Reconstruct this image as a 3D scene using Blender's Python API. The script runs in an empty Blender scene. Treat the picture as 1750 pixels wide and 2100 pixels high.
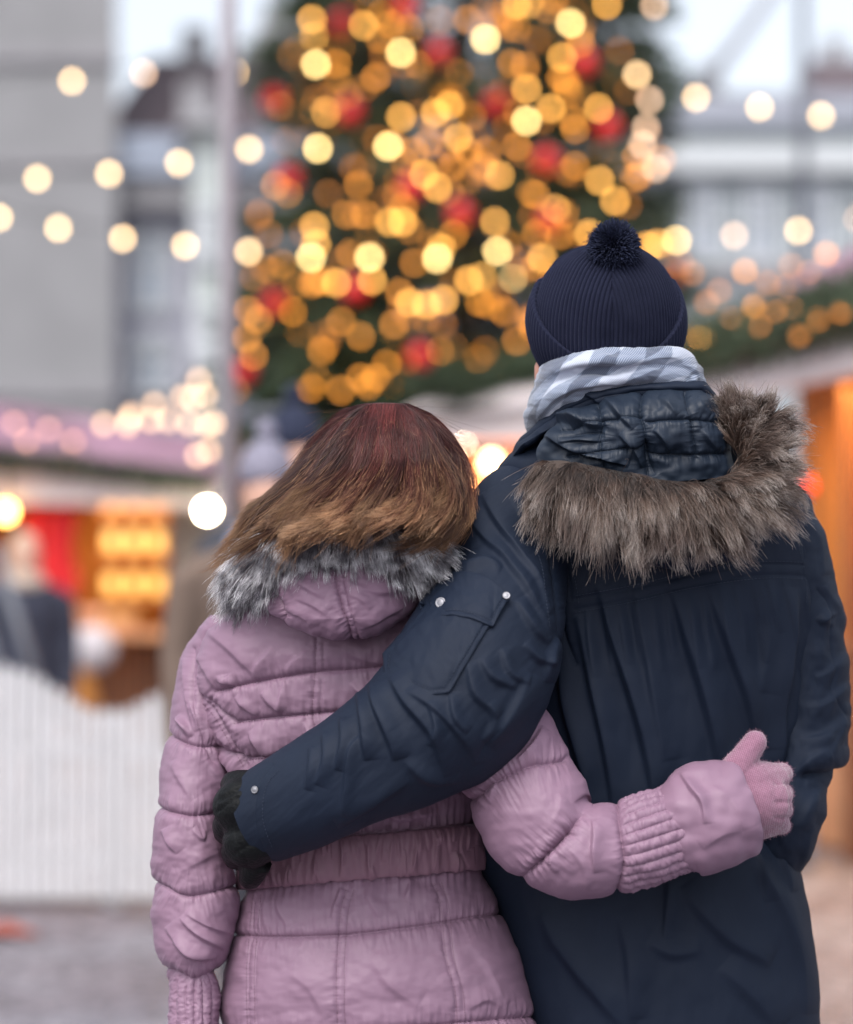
import bpy, math, random
import numpy as np
from mathutils import Vector, Matrix
from mathutils.bvhtree import BVHTree

# ------------------------------------------------------------------ scene, camera
SC = bpy.context.scene
COL = SC.collection
FPX, CX, CY = 4958.33, 875.0, 1050.0
D0, HC = 3.4, 1.34
TILT = math.atan(150 / FPX)
cT, sT = math.cos(TILT), math.sin(TILT)
CAM = np.array([0.0, -D0, HC])
S = FPX / D0                                   # photo pixels per metre at the couple


def P(px, py, Y):
    """photo pixel + world depth Y -> world point(s)"""
    px = np.asarray(px, float); py = np.asarray(py, float); Y = np.asarray(Y, float)
    dx = (px - CX) / FPX; dz = -(py - CY) / FPX
    ry = cT - dz * sT; rz = sT + dz * cT
    t = (Y + D0) / ry
    return np.stack(np.broadcast_arrays(dx * t, Y, HC + rz * t), -1)


def proj(V):
    V = np.asarray(V) - CAM
    f = V[..., 1] * cT + V[..., 2] * sT
    u = -V[..., 1] * sT + V[..., 2] * cT
    f = np.maximum(f, 1e-4)
    return CX + FPX * V[..., 0] / f, CY - FPX * u / f


cam_d = bpy.data.cameras.new('camera')
cam = bpy.data.objects.new('camera', cam_d); COL.objects.link(cam)
cam.location = CAM; cam.rotation_euler = (math.pi / 2 + TILT, 0, 0)
cam_d.sensor_fit = 'VERTICAL'; cam_d.sensor_height = 36; cam_d.sensor_width = 30
cam_d.lens = 85
cam_d.clip_start = 0.1; cam_d.clip_end = 2000
cam_d.dof.use_dof = True
cam_d.dof.focus_distance = D0 - 0.06
cam_d.dof.aperture_fstop = 1.75
cam_d.dof.aperture_blades = 0
SC.camera = cam


# ------------------------------------------------------------------ object helpers
def tag(o, label=None, cat=None, group=None, kind=None):
    if label: o['label'] = label
    if cat: o['category'] = cat
    if group: o['group'] = group
    if kind: o['kind'] = kind
    return o


def link(name, data, parent=None):
    o = bpy.data.objects.new(name, data); COL.objects.link(o)
    if parent is not None:
        o.parent = parent
        if parent.parent is None:
            o.matrix_parent_inverse = Matrix.Translation(-parent.location)
    return o


def empty(name, loc, label, cat, group=None):
    o = bpy.data.objects.new(name, None); COL.objects.link(o)
    o.location = loc; o.empty_display_size = 0.1
    return tag(o, label, cat, group)


def mesh(name, V, F, mat, parent=None, smooth=True, uv=None, mats=None, fmat=None):
    """V: (n,3) world coords; F: (m,4) or (m,3) int array, or list of polys"""
    me = bpy.data.meshes.new(name)
    V = np.asarray(V, np.float32)
    if isinstance(F, np.ndarray):
        k = F.shape[1]; m = len(F)
        loops = F.ravel().astype(np.int32)
        starts = (np.arange(m) * k).astype(np.int32)
        totals = np.full(m, k, np.int32)
    else:
        loops = np.concatenate([np.asarray(f, np.int32) for f in F])
        totals = np.array([len(f) for f in F], np.int32)
        starts = np.concatenate([[0], np.cumsum(totals)[:-1]]).astype(np.int32)
        m = len(F)
    me.vertices.add(len(V)); me.vertices.foreach_set('co', V.ravel())
    me.loops.add(len(loops)); me.loops.foreach_set('vertex_index', loops)
    me.polygons.add(m)
    me.polygons.foreach_set('loop_start', starts); me.polygons.foreach_set('loop_total', totals)
    me.polygons.foreach_set('use_smooth', np.full(m, bool(smooth)))
    if uv is not None:
        l = me.uv_layers.new(name='UVMap')
        l.data.foreach_set('uv', np.asarray(uv, np.float32)[loops].ravel())
    if fmat is not None:
        me.polygons.foreach_set('material_index', np.asarray(fmat, np.int32))
    me.update(); me.validate()
    for mt in (mats or [mat]): me.materials.append(mt)
    return link(name, me, parent)


class MB:
    """collects simple solids into one mesh"""
    def __init__(s): s.V = []; s.F = []; s.n = 0

    def add(s, V, F):
        V = [tuple(map(float, v)) for v in V]
        s.V += V; s.F += [tuple(i + s.n for i in f) for f in F]; s.n += len(V)
        return s

    def box(s, c, d, rz=0.0, rx=0.0, ry=0.0):
        M = Matrix.Rotation(rz, 3, 'Z') @ Matrix.Rotation(ry, 3, 'Y') @ Matrix.Rotation(rx, 3, 'X')
        vs = [M @ Vector((sx * d[0] / 2, sy * d[1] / 2, sz * d[2] / 2)) + Vector(c)
              for sz in (-1, 1) for sx, sy in ((-1, -1), (1, -1), (1, 1), (-1, 1))]
        return s.add(vs, [(3, 2, 1, 0), (4, 5, 6, 7), (0, 1, 5, 4), (1, 2, 6, 5), (2, 3, 7, 6), (3, 0, 4, 7)])

    def prism(s, poly, d0, d1):
        """poly: list of (x,y,z) base points; extruded by vector between d0,d1 (offset vectors)"""
        n = len(poly); a = [Vector(p) + Vector(d0) for p in poly]; b = [Vector(p) + Vector(d1) for p in poly]
        F = [tuple(range(n))[::-1], tuple(range(n, 2 * n))] + [(i, (i + 1) % n, n + (i + 1) % n, n + i) for i in range(n)]
        return s.add(a + b, F)

    def tube(s, pts, r, seg=8, cap=True):
        pts = [Vector(p) for p in pts]; rr = r if hasattr(r, '__len__') else [r] * len(pts)
        V = []; F = []
        up = Vector((0.03, 0.02, 1)).normalized()
        for i, p in enumerate(pts):
            t = (pts[min(i + 1, len(pts) - 1)] - pts[max(i - 1, 0)]).normalized()
            a = t.cross(up)
            if a.length < .05: a = t.cross(Vector((1, 0, 0)))
            a.normalize(); b = t.cross(a)
            for k in range(seg):
                th = 2 * math.pi * k / seg
                V.append(p + (a * math.cos(th) + b * math.sin(th)) * rr[i])
        for i in range(len(pts) - 1):
            for k in range(seg):
                k2 = (k + 1) % seg
                F.append((i * seg + k, i * seg + k2, (i + 1) * seg + k2, (i + 1) * seg + k))
        if cap:
            F.append(tuple(range(seg))[::-1]); F.append(tuple((len(pts) - 1) * seg + k for k in range(seg)))
        return s.add(V, F)

    def ball(s, c, r, seg=12, rings=8, sc=(1, 1, 1)):
        V = [(c[0], c[1], c[2] + r * sc[2])]; F = []
        for i in range(1, rings):
            ph = math.pi * i / rings
            for k in range(seg):
                th = 2 * math.pi * k / seg
                V.append((c[0] + r * sc[0] * math.sin(ph) * math.cos(th), c[1] + r * sc[1] * math.sin(ph) * math.sin(th), c[2] + r * sc[2] * math.cos(ph)))
        V.append((c[0], c[1], c[2] - r * sc[2]))
        for k in range(seg): F.append((0, 1 + k, 1 + (k + 1) % seg))
        for i in range(rings - 2):
            for k in range(seg):
                a = 1 + i * seg; b = a + seg; k2 = (k + 1) % seg
                F.append((a + k, b + k, b + k2, a + k2))
        a = 1 + (rings - 2) * seg; e = len(V) - 1
        for k in range(seg): F.append((a + k, e, a + (k + 1) % seg))
        return s.add(V, F)

    def build(s, name, mat, parent=None, smooth=False):
        o = mesh(name, np.array(s.V), s.F, mat, parent, smooth)
        return o


# ------------------------------------------------------------------ materials
def new_mat(name):
    m = bpy.data.materials.new(name); m.use_nodes = True
    nt = m.node_tree
    return m, nt, nt.nodes['Principled BSDF']


def nd(nt, t, **kw):
    n = nt.nodes.new(t)
    for k, v in kw.items():
        if k.startswith('_'): setattr(n, k[1:], v)
        else: n.inputs[k].default_value = v
    return n


def simple(name, col, rough=0.7, noise=0.0, scale=8.0, spec=0.5, bump=0.0, bscale=60, metal=0.0, col2=None, stretch=None):
    m, nt, b = new_mat(name)
    b.inputs['Base Color'].default_value = (*col, 1); b.inputs['Roughness'].default_value = rough
    b.inputs['Specular IOR Level'].default_value = spec; b.inputs['Metallic'].default_value = metal
    tc = nd(nt, 'ShaderNodeTexCoord'); vec = tc.outputs['Object']
    if stretch:
        mp = nd(nt, 'ShaderNodeMapping'); mp.inputs['Scale'].default_value = stretch
        nt.links.new(vec, mp.inputs['Vector']); vec = mp.outputs['Vector']
    if noise > 0 or col2:
        n = nd(nt, 'ShaderNodeTexNoise', Scale=scale, Detail=5.0); nt.links.new(vec, n.inputs['Vector'])
        r = nd(nt, 'ShaderNodeValToRGB')
        c2 = col2 or tuple(max(0, c * (1 - noise)) for c in col)
        c1 = col if col2 else tuple(min(1, c * (1 + noise)) for c in col)
        r.color_ramp.elements[0].position = .35; r.color_ramp.elements[1].position = .65
        r.color_ramp.elements[0].color = (*c2, 1); r.color_ramp.elements[1].color = (*c1, 1)
        nt.links.new(n.outputs['Fac'], r.inputs['Fac']); nt.links.new(r.outputs['Color'], b.inputs['Base Color'])
    if bump > 0:
        n = nd(nt, 'ShaderNodeTexNoise', Scale=bscale, Detail=4.0); nt.links.new(vec, n.inputs['Vector'])
        bp = nd(nt, 'ShaderNodeBump', Strength=bump, Distance=0.01); nt.links.new(n.outputs['Fac'], bp.inputs['Height'])
        nt.links.new(bp.outputs['Normal'], b.inputs['Normal'])
    return m


def emit(name, col, strength, sampling='NONE'):
    m, nt, b = new_mat(name)
    b.inputs['Base Color'].default_value = (0.2, 0.2, 0.2, 1)
    b.inputs['Emission Color'].default_value = (*col, 1); b.inputs['Emission Strength'].default_value = strength
    m.cycles.emission_sampling = sampling
    return m


# ------------------------------------------------------------------ numpy tools
_rs = np.random.RandomState(7)
_perm = np.tile(_rs.permutation(256), 3)
_grad = _rs.normal(size=(256, 3)); _grad /= np.linalg.norm(_grad, axis=1)[:, None]


def perlin(x, y, z=0.0):
    x, y, z = np.broadcast_arrays(np.asarray(x, float), np.asarray(y, float), np.asarray(z, float))
    xi, yi, zi = np.floor(x).astype(int), np.floor(y).astype(int), np.floor(z).astype(int)
    xf, yf, zf = x - xi, y - yi, z - zi
    u, v, w = [t * t * t * (t * (t * 6 - 15) + 10) for t in (xf, yf, zf)]
    xi &= 255; yi &= 255; zi &= 255
    out = 0
    for i in (0, 1):
        for j in (0, 1):
            for k in (0, 1):
                h = _perm[_perm[_perm[xi + i] + yi + j] + zi + k]
                g = _grad[h]
                d = g[..., 0] * (xf - i) + g[..., 1] * (yf - j) + g[..., 2] * (zf - k)
                out = out + d * (u if i else 1 - u) * (v if j else 1 - v) * (w if k else 1 - w)
    return out * 1.6


def fbm(x, y, z=0.0, o=3):
    r = 0; a = 1
    for i in range(o):
        r = r + a * perlin(x * 2 ** i + 17 * i, y * 2 ** i + 5 * i, np.asarray(z) * 2 ** i + 3 * i); a *= .5
    return r


def catmull(pts, n, closed=False, alpha=None):
    """smooth resample of control points (k,dim) to n points uniform in arclength-ish"""
    p = np.asarray(pts, float)
    if len(p) == 2:
        t = np.linspace(0, 1, n)[:, None]; return p[0] * (1 - t) + p[1] * t
    if closed: q = np.vstack([p[-1], p, p[0], p[1]]); segs = len(p)
    else: q = np.vstack([2 * p[0] - p[1], p, 2 * p[-1] - p[-2]]); segs = len(p) - 1
    M = 24; out = []
    for i in range(segs):
        t = np.linspace(0, 1, M, endpoint=False)[:, None]
        a, b, c, d = q[i], q[i + 1], q[i + 2], q[i + 3]
        out.append(0.5 * ((2 * b) + (-a + c) * t + (2 * a - 5 * b + 4 * c - d) * t ** 2 + (-a + 3 * b - 3 * c + d) * t ** 3))
    out.append(q[segs + 1][None] if not closed else p[0][None])
    out = np.vstack(out)
    L = np.concatenate([[0], np.cumsum(np.linalg.norm(np.diff(out, axis=0), axis=1))])
    s = np.linspace(0, L[-1], n, endpoint=not closed)
    return np.stack([np.interp(s, L, out[:, k]) for k in range(p.shape[1])], 1)


def interp_rows(rows, ys):
    """monotone-ish smooth interpolation of table rows by first column"""
    R = np.asarray(rows, float); y = R[:, 0]
    out = []
    h = np.diff(y)
    for k in range(1, R.shape[1]):
        v = R[:, k]; d = np.diff(v) / h
        m = np.zeros(len(v)); m[1:-1] = (d[:-1] * h[1:] + d[1:] * h[:-1]) / (h[:-1] + h[1:]); m[0] = d[0]; m[-1] = d[-1]
        i = np.clip(np.searchsorted(y, ys, 'right') - 1, 0, len(y) - 2)
        t = (ys - y[i]) / h[i]
        out.append((2 * t ** 3 - 3 * t ** 2 + 1) * v[i] + (t ** 3 - 2 * t ** 2 + t) * h[i] * m[i] + (-2 * t ** 3 + 3 * t ** 2) * v[i + 1] + (t ** 3 - t ** 2) * h[i] * m[i + 1])
    return out


def grid_faces(nr, ns, closed=True):
    i = np.arange(nr - 1)[:, None]; nsf = ns if closed else ns - 1
    j = np.arange(nsf)[None]
    j2 = (j + 1) % ns
    F = np.stack(np.broadcast_arrays(i * ns + j, i * ns + j2, (i + 1) * ns + j2, (i + 1) * ns + j), -1)
    return F.reshape(-1, 4)


def grid_normals(G, closed=True):
    """G (nr,ns,3)"""
    if closed:
        du = np.roll(G, -1, 1) - np.roll(G, 1, 1)
    else:
        du = np.gradient(G, axis=1)
    dv = np.gradient(G, axis=0)
    N = np.cross(du, dv)
    l = np.linalg.norm(N, axis=-1, keepdims=True); l[l < 1e-12] = 1
    return N / l


def outward(G, N):
    c = G.mean(1, keepdims=True)
    return N if ((G - c) * N).sum() > 0 else -N


def loft_rows(rows, nr, ns, extra=None):
    """rows: (py, xl, xr, Yc, hd, n). returns grid (nr,ns,3), px grid. ring starts at the back-centre"""
    R = np.asarray(rows, float)
    # arclength parametrisation over (py, xl, xr)
    y = np.linspace(R[0, 0], R[-1, 0], 1200)
    xl, xr, Yc, hd, n = interp_rows(R, y)
    L = np.concatenate([[0], np.cumsum(np.sqrt(np.diff(y) ** 2 + (np.diff(xl) ** 2 + np.diff(xr) ** 2) / 2))])
    s = np.linspace(0, L[-1], nr)
    y = np.interp(s, L, y)
    xl, xr, Yc, hd, n = interp_rows(R, y)
    th = np.linspace(0, 2 * np.pi, ns, endpoint=False) - np.pi / 2      # -pi/2 = towards camera
    c, sn = np.cos(th)[None], np.sin(th)[None]
    e = 2 / n[:, None]
    X = ((xl + xr) / 2)[:, None] + ((xr - xl) / 2)[:, None] * np.sign(c) * np.abs(c) ** e
    Yd = Yc[:, None] + hd[:, None] * np.sign(sn) * np.abs(sn) ** e
    yy = np.broadcast_to(y[:, None], X.shape)
    return P(X, yy, Yd)


def tube_spine(spine, nr, ns, sx=None):
    """spine control: (px,py,Y,r_px[,flat]) -> grid; r in photo pixels at the couple's scale"""
    sp = np.asarray(spine, float)
    c = catmull(sp, nr)
    W = P(c[:, 0], c[:, 1], c[:, 2]); r = c[:, 3] / S
    T = np.gradient(W, axis=0); T /= np.linalg.norm(T, axis=1)[:, None]
    view = np.array([0, -1.0, 0])
    A = np.cross(T, view); A /= np.linalg.norm(A, axis=1)[:, None]     # in-plane perpendicular
    B = np.cross(A, T)                                                # towards camera
    th = np.linspace(0, 2 * np.pi, ns, endpoint=False)
    fl = c[:, 4] if sp.shape[1] > 4 else np.ones(nr)
    G = W[:, None] + r[:, None, None] * (A[:, None] * np.sin(th)[None, :, None] + B[:, None] * np.cos(th)[None, :, None] * fl[:, None, None])
    return G


def cap_grid(G, start=True, end=True):
    """close a ring grid by shrinking rings to a point"""
    parts = [G]
    def fan(ring, k=5):
        c = ring.mean(0)
        return [c + (ring - c) * f for f in np.linspace(1, 0.002, k)[1:]]
    if start: parts = [np.stack(fan(G[0])[::-1])] + parts
    if end: parts = parts + [np.stack(fan(G[-1]))]
    return np.concatenate(parts, 0)


# ------------------------------------------------------------------ folds, seams, puffs drawn over a garment
class Field:
    def __init__(s, sharp=.62, gain=1.0): s.st = []; s.fn = []; s.puffs = []; s.sharp = sharp; s.gain = gain

    def stroke(s, pts, amp, w, w2=None, kind='ridge', taper=True, pucker=0, plen=30, pfreq=14, seed=0, smooth=True):
        s.st.append(dict(pts=np.asarray(pts, float), amp=amp, w=w, w2=w2 or w, kind=kind, taper=taper, pucker=pucker, plen=plen, pfreq=pfreq, seed=seed, smooth=smooth)); return s

    def fold(s, pts, amp=.006, w=14, w2=40): return s.stroke(pts, amp * s.gain, w * s.sharp, w2 * .95, 'fold')

    def crease(s, pts, amp=.006, w=10, **k): return s.stroke(pts, amp, w, kind='crease', **k)

    def seam(s, pts, amp=.004, w=7, pucker=.002, plen=30, pfreq=14, **k):
        return s.stroke(pts, amp, w, kind='crease', taper=False, pucker=pucker, plen=plen, pfreq=pfreq, seed=len(s.st) * 7.3, **k)

    def func(s, f): s.fn.append(f); return s

    def puff(s, lines, amp, w): s.puffs.append((lines, amp, w)); return s

    def height(s, px, py):
        sh = px.shape; px = px.ravel(); py = py.ravel()
        h = np.zeros_like(px)
        for k in s.st:
            pts = catmull(k['pts'], max(4, int(6 * (len(k['pts']) - 1)) + 1)) if (k['smooth'] and len(k['pts']) > 2) else k['pts']
            wm = max(k['w'], k['w2']) * (4.5 if k['kind'] == 'crease' else 2.6)
            if k['pucker']: wm = max(wm, k['plen'] * 4)
            m = (px > pts[:, 0].min() - wm) & (px < pts[:, 0].max() + wm) & (py > pts[:, 1].min() - wm) & (py < pts[:, 1].max() + wm)
            idx = np.nonzero(m)[0]
            if not len(idx): continue
            d, t, L = poly_dist(px[idx], py[idx], pts)
            a = np.abs(d)
            tp = np.clip(np.sin(np.pi * np.clip(t / L, 0, 1)), 0, 1) ** .7 if k['taper'] else 1.0
            if k['kind'] == 'ridge': v = k['amp'] * np.exp(-(a / k['w']) ** 2)
            elif k['kind'] == 'crease': v = -k['amp'] * np.exp(-a / k['w'])
            else: v = k['amp'] * np.where(d > 0, np.exp(-(a / k['w']) ** 2), np.exp(-(a / k['w2']) ** 2))
            v = v * tp
            if k['pucker']:
                n = perlin(t / k['pfreq'], a / (k['plen'] * 2.2), k['seed']) + .32 * perlin(t / k['pfreq'] * 2.1, a / (k['plen'] * 1.5), k['seed'] + 9)
                v = v + k['pucker'] * n * np.exp(-a / k['plen']) * (1 - .5 * np.exp(-a / 3))
            h[idx] += v
        for lines, amp, w in s.puffs:
            dm = np.full(px.shape, 1e9)
            for l in lines:
                l = catmull(l, max(4, 6 * (len(l) - 1) + 1)) if len(l) > 2 else np.asarray(l, float)
                d, t, L = poly_dist(px, py, l); dm = np.minimum(dm, np.abs(d))
            h -= amp * np.exp(-(dm / w))
        for f in s.fn: h += f(px, py)
        return h.reshape(sh)

    def apply(s, G, closed=True, radial=False):
        if radial:                                   # tubes: push away from the spine, safe inside tight bends
            N = G - G.mean(1, keepdims=True); N /= np.linalg.norm(N, axis=-1, keepdims=True)
        else:
            N = grid_normals(G, closed)
            N = outward(G, N) if closed else N * (1 if N[..., 1].mean() < 0 else -1)
        px, py = proj(G)
        h = s.height(px, py)
        return G + N * h[..., None]


def poly_dist(px, py, pts):
    best = np.full(px.shape, 1e18); sd = np.zeros_like(best); bt = np.zeros_like(best); acc = 0.0
    for i in range(len(pts) - 1):
        ax, ay = pts[i]; bx, by = pts[i + 1]
        ex, ey = bx - ax, by - ay; L = math.hypot(ex, ey) + 1e-9
        t = np.clip(((px - ax) * ex + (py - ay) * ey) / (L * L), 0, 1)
        dx, dy = px - ax - t * ex, py - ay - t * ey
        d2 = dx * dx + dy * dy
        m = d2 < best
        best = np.where(m, d2, best)
        sg = np.sign(ex * (py - ay) - ey * (px - ax))
        sd = np.where(m, sg, sd); bt = np.where(m, acc + t * L, bt)
        acc += L
    return np.sqrt(best) * np.where(sd == 0, 1, sd), bt, acc


def inside_poly(px, py, poly):
    c = np.zeros(np.shape(px), bool); n = len(poly); j = n - 1
    for i in range(n):
        xi, yi = poly[i]; xj, yj = poly[j]
        if yi != yj:
            c ^= ((yi > py) != (yj > py)) & (px < (xj - xi) * (py - yi) / (yj - yi) + xi)
        j = i
    return c


def patch(rows, nr, ns):
    """rows of control points (px,py,Y) -> smooth grid (nr,ns,3) in world space"""
    R = np.stack([catmull(r, ns) for r in rows])                     # (k,ns,3)
    k = R.shape[0]
    G = np.stack([catmull(R[:, j], nr) if k > 2 else np.linspace(R[0, j], R[1, j], nr) for j in range(ns)], 1)
    return P(G[..., 0], G[..., 1], G[..., 2])


def thick(G, t):
    """close an open sheet grid into a thin solid"""
    nr, ns = G.shape[:2]
    N = grid_normals(G, False)
    N = N * (1 if N[..., 1].mean() < 0 else -1)
    V = np.concatenate([G.reshape(-1, 3), (G - N * t).reshape(-1, 3)])
    F = grid_faces(nr, ns, False); o = nr * ns
    E = []
    b = [(0, j) for j in range(ns)] + [(i, ns - 1) for i in range(1, nr)] + [(nr - 1, j) for j in range(ns - 2, -1, -1)] + [(i, 0) for i in range(nr - 2, 0, -1)]
    ids = np.array([i * ns + j for i, j in b]); nx = np.roll(ids, -1)
    E = np.stack([ids, nx, nx + o, ids + o], 1)
    return V, np.concatenate([F, F[:, ::-1] + o, E[:, ::-1]])


def grid_uv(nr, ns, closed):
    u = np.arange(ns) / (ns if closed else ns - 1); v = np.arange(nr) / (nr - 1)
    return np.stack(np.broadcast_arrays(u[None], v[:, None]), -1).reshape(-1, 2)


def grid_obj(name, G, mat, parent=None, closed=True, uv=False):
    nr, ns = G.shape[:2]
    return mesh(name, G.reshape(-1, 3), grid_faces(nr, ns, closed), mat, parent, True, grid_uv(nr, ns, closed) if uv else None)


def sheet_obj(name, G, t, mat, parent=None, uv=False):
    V, F = thick(G, t); nr, ns = G.shape[:2]
    u = np.tile(grid_uv(nr, ns, False), (2, 1)) if uv else None
    return mesh(name, V, F, mat, parent, True, u)


def pillow(outline, Yf, Yb, nr=120, ns=400, pw=.5):
    """closed soft solid whose outline is a closed pixel loop; Yf(px,py)->depth of mid sheet, Yb bulge amounts"""
    o = catmull(outline, ns, closed=True)
    c = o.mean(0)
    rho = np.sin(np.linspace(0, np.pi / 2, nr))
    # front: rho 0..1, back: 1..0
    rr = np.concatenate([rho, rho[::-1][1:]]); sg = np.concatenate([np.ones(nr), -np.ones(nr - 1)])
    X = c[0] + (o[None, :, 0] - c[0]) * np.maximum(rr, .002)[:, None]
    Yp = c[1] + (o[None, :, 1] - c[1]) * np.maximum(rr, .002)[:, None]
    prof = np.maximum(1 - rr ** 2, 0) ** pw
    D = Yf(X, Yp) - np.where(sg > 0, Yb[0], -Yb[1])[:, None] * prof[:, None]
    return P(X, Yp, D)


def bvh_of(*grids):
    V = []; F = []; n = 0
    for G in grids:
        nr, ns = G.shape[:2]
        V.append(G.reshape(-1, 3)); F.append(grid_faces(nr, ns, True) + n); n += nr * ns
    return BVHTree.FromPolygons(np.concatenate(V).tolist(), np.concatenate(F).tolist())


def drape(px, py, bvh, off=0.0):
    """points of the surface seen at those pixels, moved off metres towards the camera"""
    sh = np.shape(px); A = np.ravel(px); B = np.ravel(py)
    W = P(A, B, np.zeros(A.shape)); out = []
    o = Vector(CAM); last = None
    for w in W:
        d = (Vector(w) - o).normalized()
        h, n, i, dist = bvh.ray_cast(o, d)
        if h is None:
            dist = last or D0; h = o + d * dist; n = -d
        last = dist
        if n.dot(d) > 0: n = -n
        out.append(h + n * off)
    return np.array(out).reshape(*sh, 3)


def hair_obj(name, strands, mat, parent, r0=.00035, r1=.00008):
    """strands: array (n,k,3) world"""
    n, k = strands.shape[:2]
    cv = bpy.data.hair_curves.new(name)
    cv.add_curves([k] * n)
    cv.position_data.foreach_set('vector', strands.astype(np.float32).ravel())
    rad = np.tile(np.linspace(1, 0, k) ** .6 * (r0 - r1) + r1, n).astype(np.float32)
    a = cv.attributes.get('radius') or cv.attributes.new('radius', 'FLOAT', 'POINT')
    a.data.foreach_set('value', rad)
    cv.materials.append(mat)
    return link(name, cv, parent)


def remesh_union(name, grids, voxel, mat, parent, smooth_it=4, field=None):
    """several closed grids -> one continuous watertight skin"""
    V = []; F = []; n = 0
    for G in grids:
        nr, ns = G.shape[:2]
        V.append(G.reshape(-1, 3)); F.append(grid_faces(nr, ns, True) + n); n += nr * ns
    tmp = mesh('tmp', np.concatenate(V), np.concatenate(F), mat)
    md = tmp.modifiers.new('r', 'REMESH'); md.mode = 'VOXEL'; md.voxel_size = voxel
    sm = tmp.modifiers.new('s', 'SMOOTH'); sm.iterations = smooth_it; sm.factor = .5
    dg = bpy.context.evaluated_depsgraph_get()
    me = bpy.data.meshes.new_from_object(tmp.evaluated_get(dg))
    bpy.data.objects.remove(tmp)
    nv = len(me.vertices)
    co = np.empty(nv * 3, np.float32); me.vertices.foreach_get('co', co); co = co.reshape(-1, 3).astype(float)
    if field is not None:
        no = np.empty(nv * 3, np.float32); me.vertices.foreach_get('normal', no); no = no.reshape(-1, 3)
        co = co + no * field(co, no)[:, None]
        me.vertices.foreach_set('co', co.astype(np.float32).ravel())
    me.polygons.foreach_set('use_smooth', np.ones(len(me.polygons), bool))
    me.materials.clear(); me.materials.append(mat); me.update(); me.name = name
    return link(name, me, parent)


def stitches(name, lines, bv, mat, parent, dash=4.2, gap=3.0, r=.00042, off=.0006):
    """rows of thread dashes lying on a garment: one mesh"""
    mb = MB()
    for l in lines:
        c = catmull(np.array(l, float), 60) if len(l) > 2 else np.array(l, float)
        L = np.concatenate([[0], np.cumsum(np.linalg.norm(np.diff(c, axis=0), axis=1))])
        s0 = np.arange(0, L[-1] - dash, dash + gap)
        q = np.stack([s0, s0 + dash / 2, s0 + dash], 1)
        px = np.interp(q, L, c[:, 0]); py = np.interp(q, L, c[:, 1])
        W_ = drape(px, py, bv, off)
        for a in W_: 
            if np.abs(np.diff(a[:, 1])).max() < .006: mb.tube([a[0], a[1] , a[2]], [r * .6, r, r * .6], 5)
    return mb.build(name, mat, parent, True)
# ------------------------------------------------------------------ daylight: overcast winter afternoon
W = bpy.data.worlds.new('World'); SC.world = W; W.use_nodes = True
wn = W.node_tree; bg = wn.nodes['Background']
sky = nd(wn, 'ShaderNodeTexSky'); sky.sky_type = 'NISHITA'; sky.sun_disc = False
SUN_EL, SUN_AZ = math.radians(54), math.radians(203)
sky.sun_elevation = SUN_EL; sky.sun_rotation = SUN_AZ; sky.air_density = 1.0; sky.dust_density = 4.0; sky.ozone_density = 1.5
hs = nd(wn, 'ShaderNodeHueSaturation', Saturation=0.38, Value=1.05)
wn.links.new(sky.outputs['Color'], hs.inputs['Color'])
wn.links.new(hs.outputs['Color'], bg.inputs['Color']); bg.inputs['Strength'].default_value = 0.15
sl = bpy.data.lights.new('sun', 'SUN'); sl.energy = 0.5; sl.angle = math.radians(28); sl.color = (1.0, 0.96, 0.92)
so = bpy.data.objects.new('sun', sl); COL.objects.link(so)
dv = Vector((math.sin(SUN_AZ) * math.cos(SUN_EL), math.cos(SUN_AZ) * math.cos(SUN_EL), math.sin(SUN_EL)))
so.rotation_euler = dv.to_track_quat('Z', 'Y').to_euler(); so.location = (-3, -6, 12)
vs = SC.view_settings; vs.view_transform = 'Standard'; vs.look = 'None'; vs.gamma = 1; vs.exposure = 0.95
SC.cycles.use_denoising = True
SC.cycles.use_adaptive_sampling = False
SC.cycles.sample_clamp_direct = 0; SC.cycles.sample_clamp_indirect = 4
SC.cycles.max_bounces = 6; SC.cycles.transparent_max_bounces = 8
SC.cycles.caustics_reflective = False; SC.cycles.caustics_refractive = False
# ================================================================== THE SQUARE
rng = random.Random(5)
nr_ = np.random.RandomState(11)


def at(px, py, z):
    return Vector(P(px, py, z - D0).tolist())


def on_ground(px, z):
    p = at(px, 1200, z); return Vector((p.x, p.y, 0))


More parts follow.
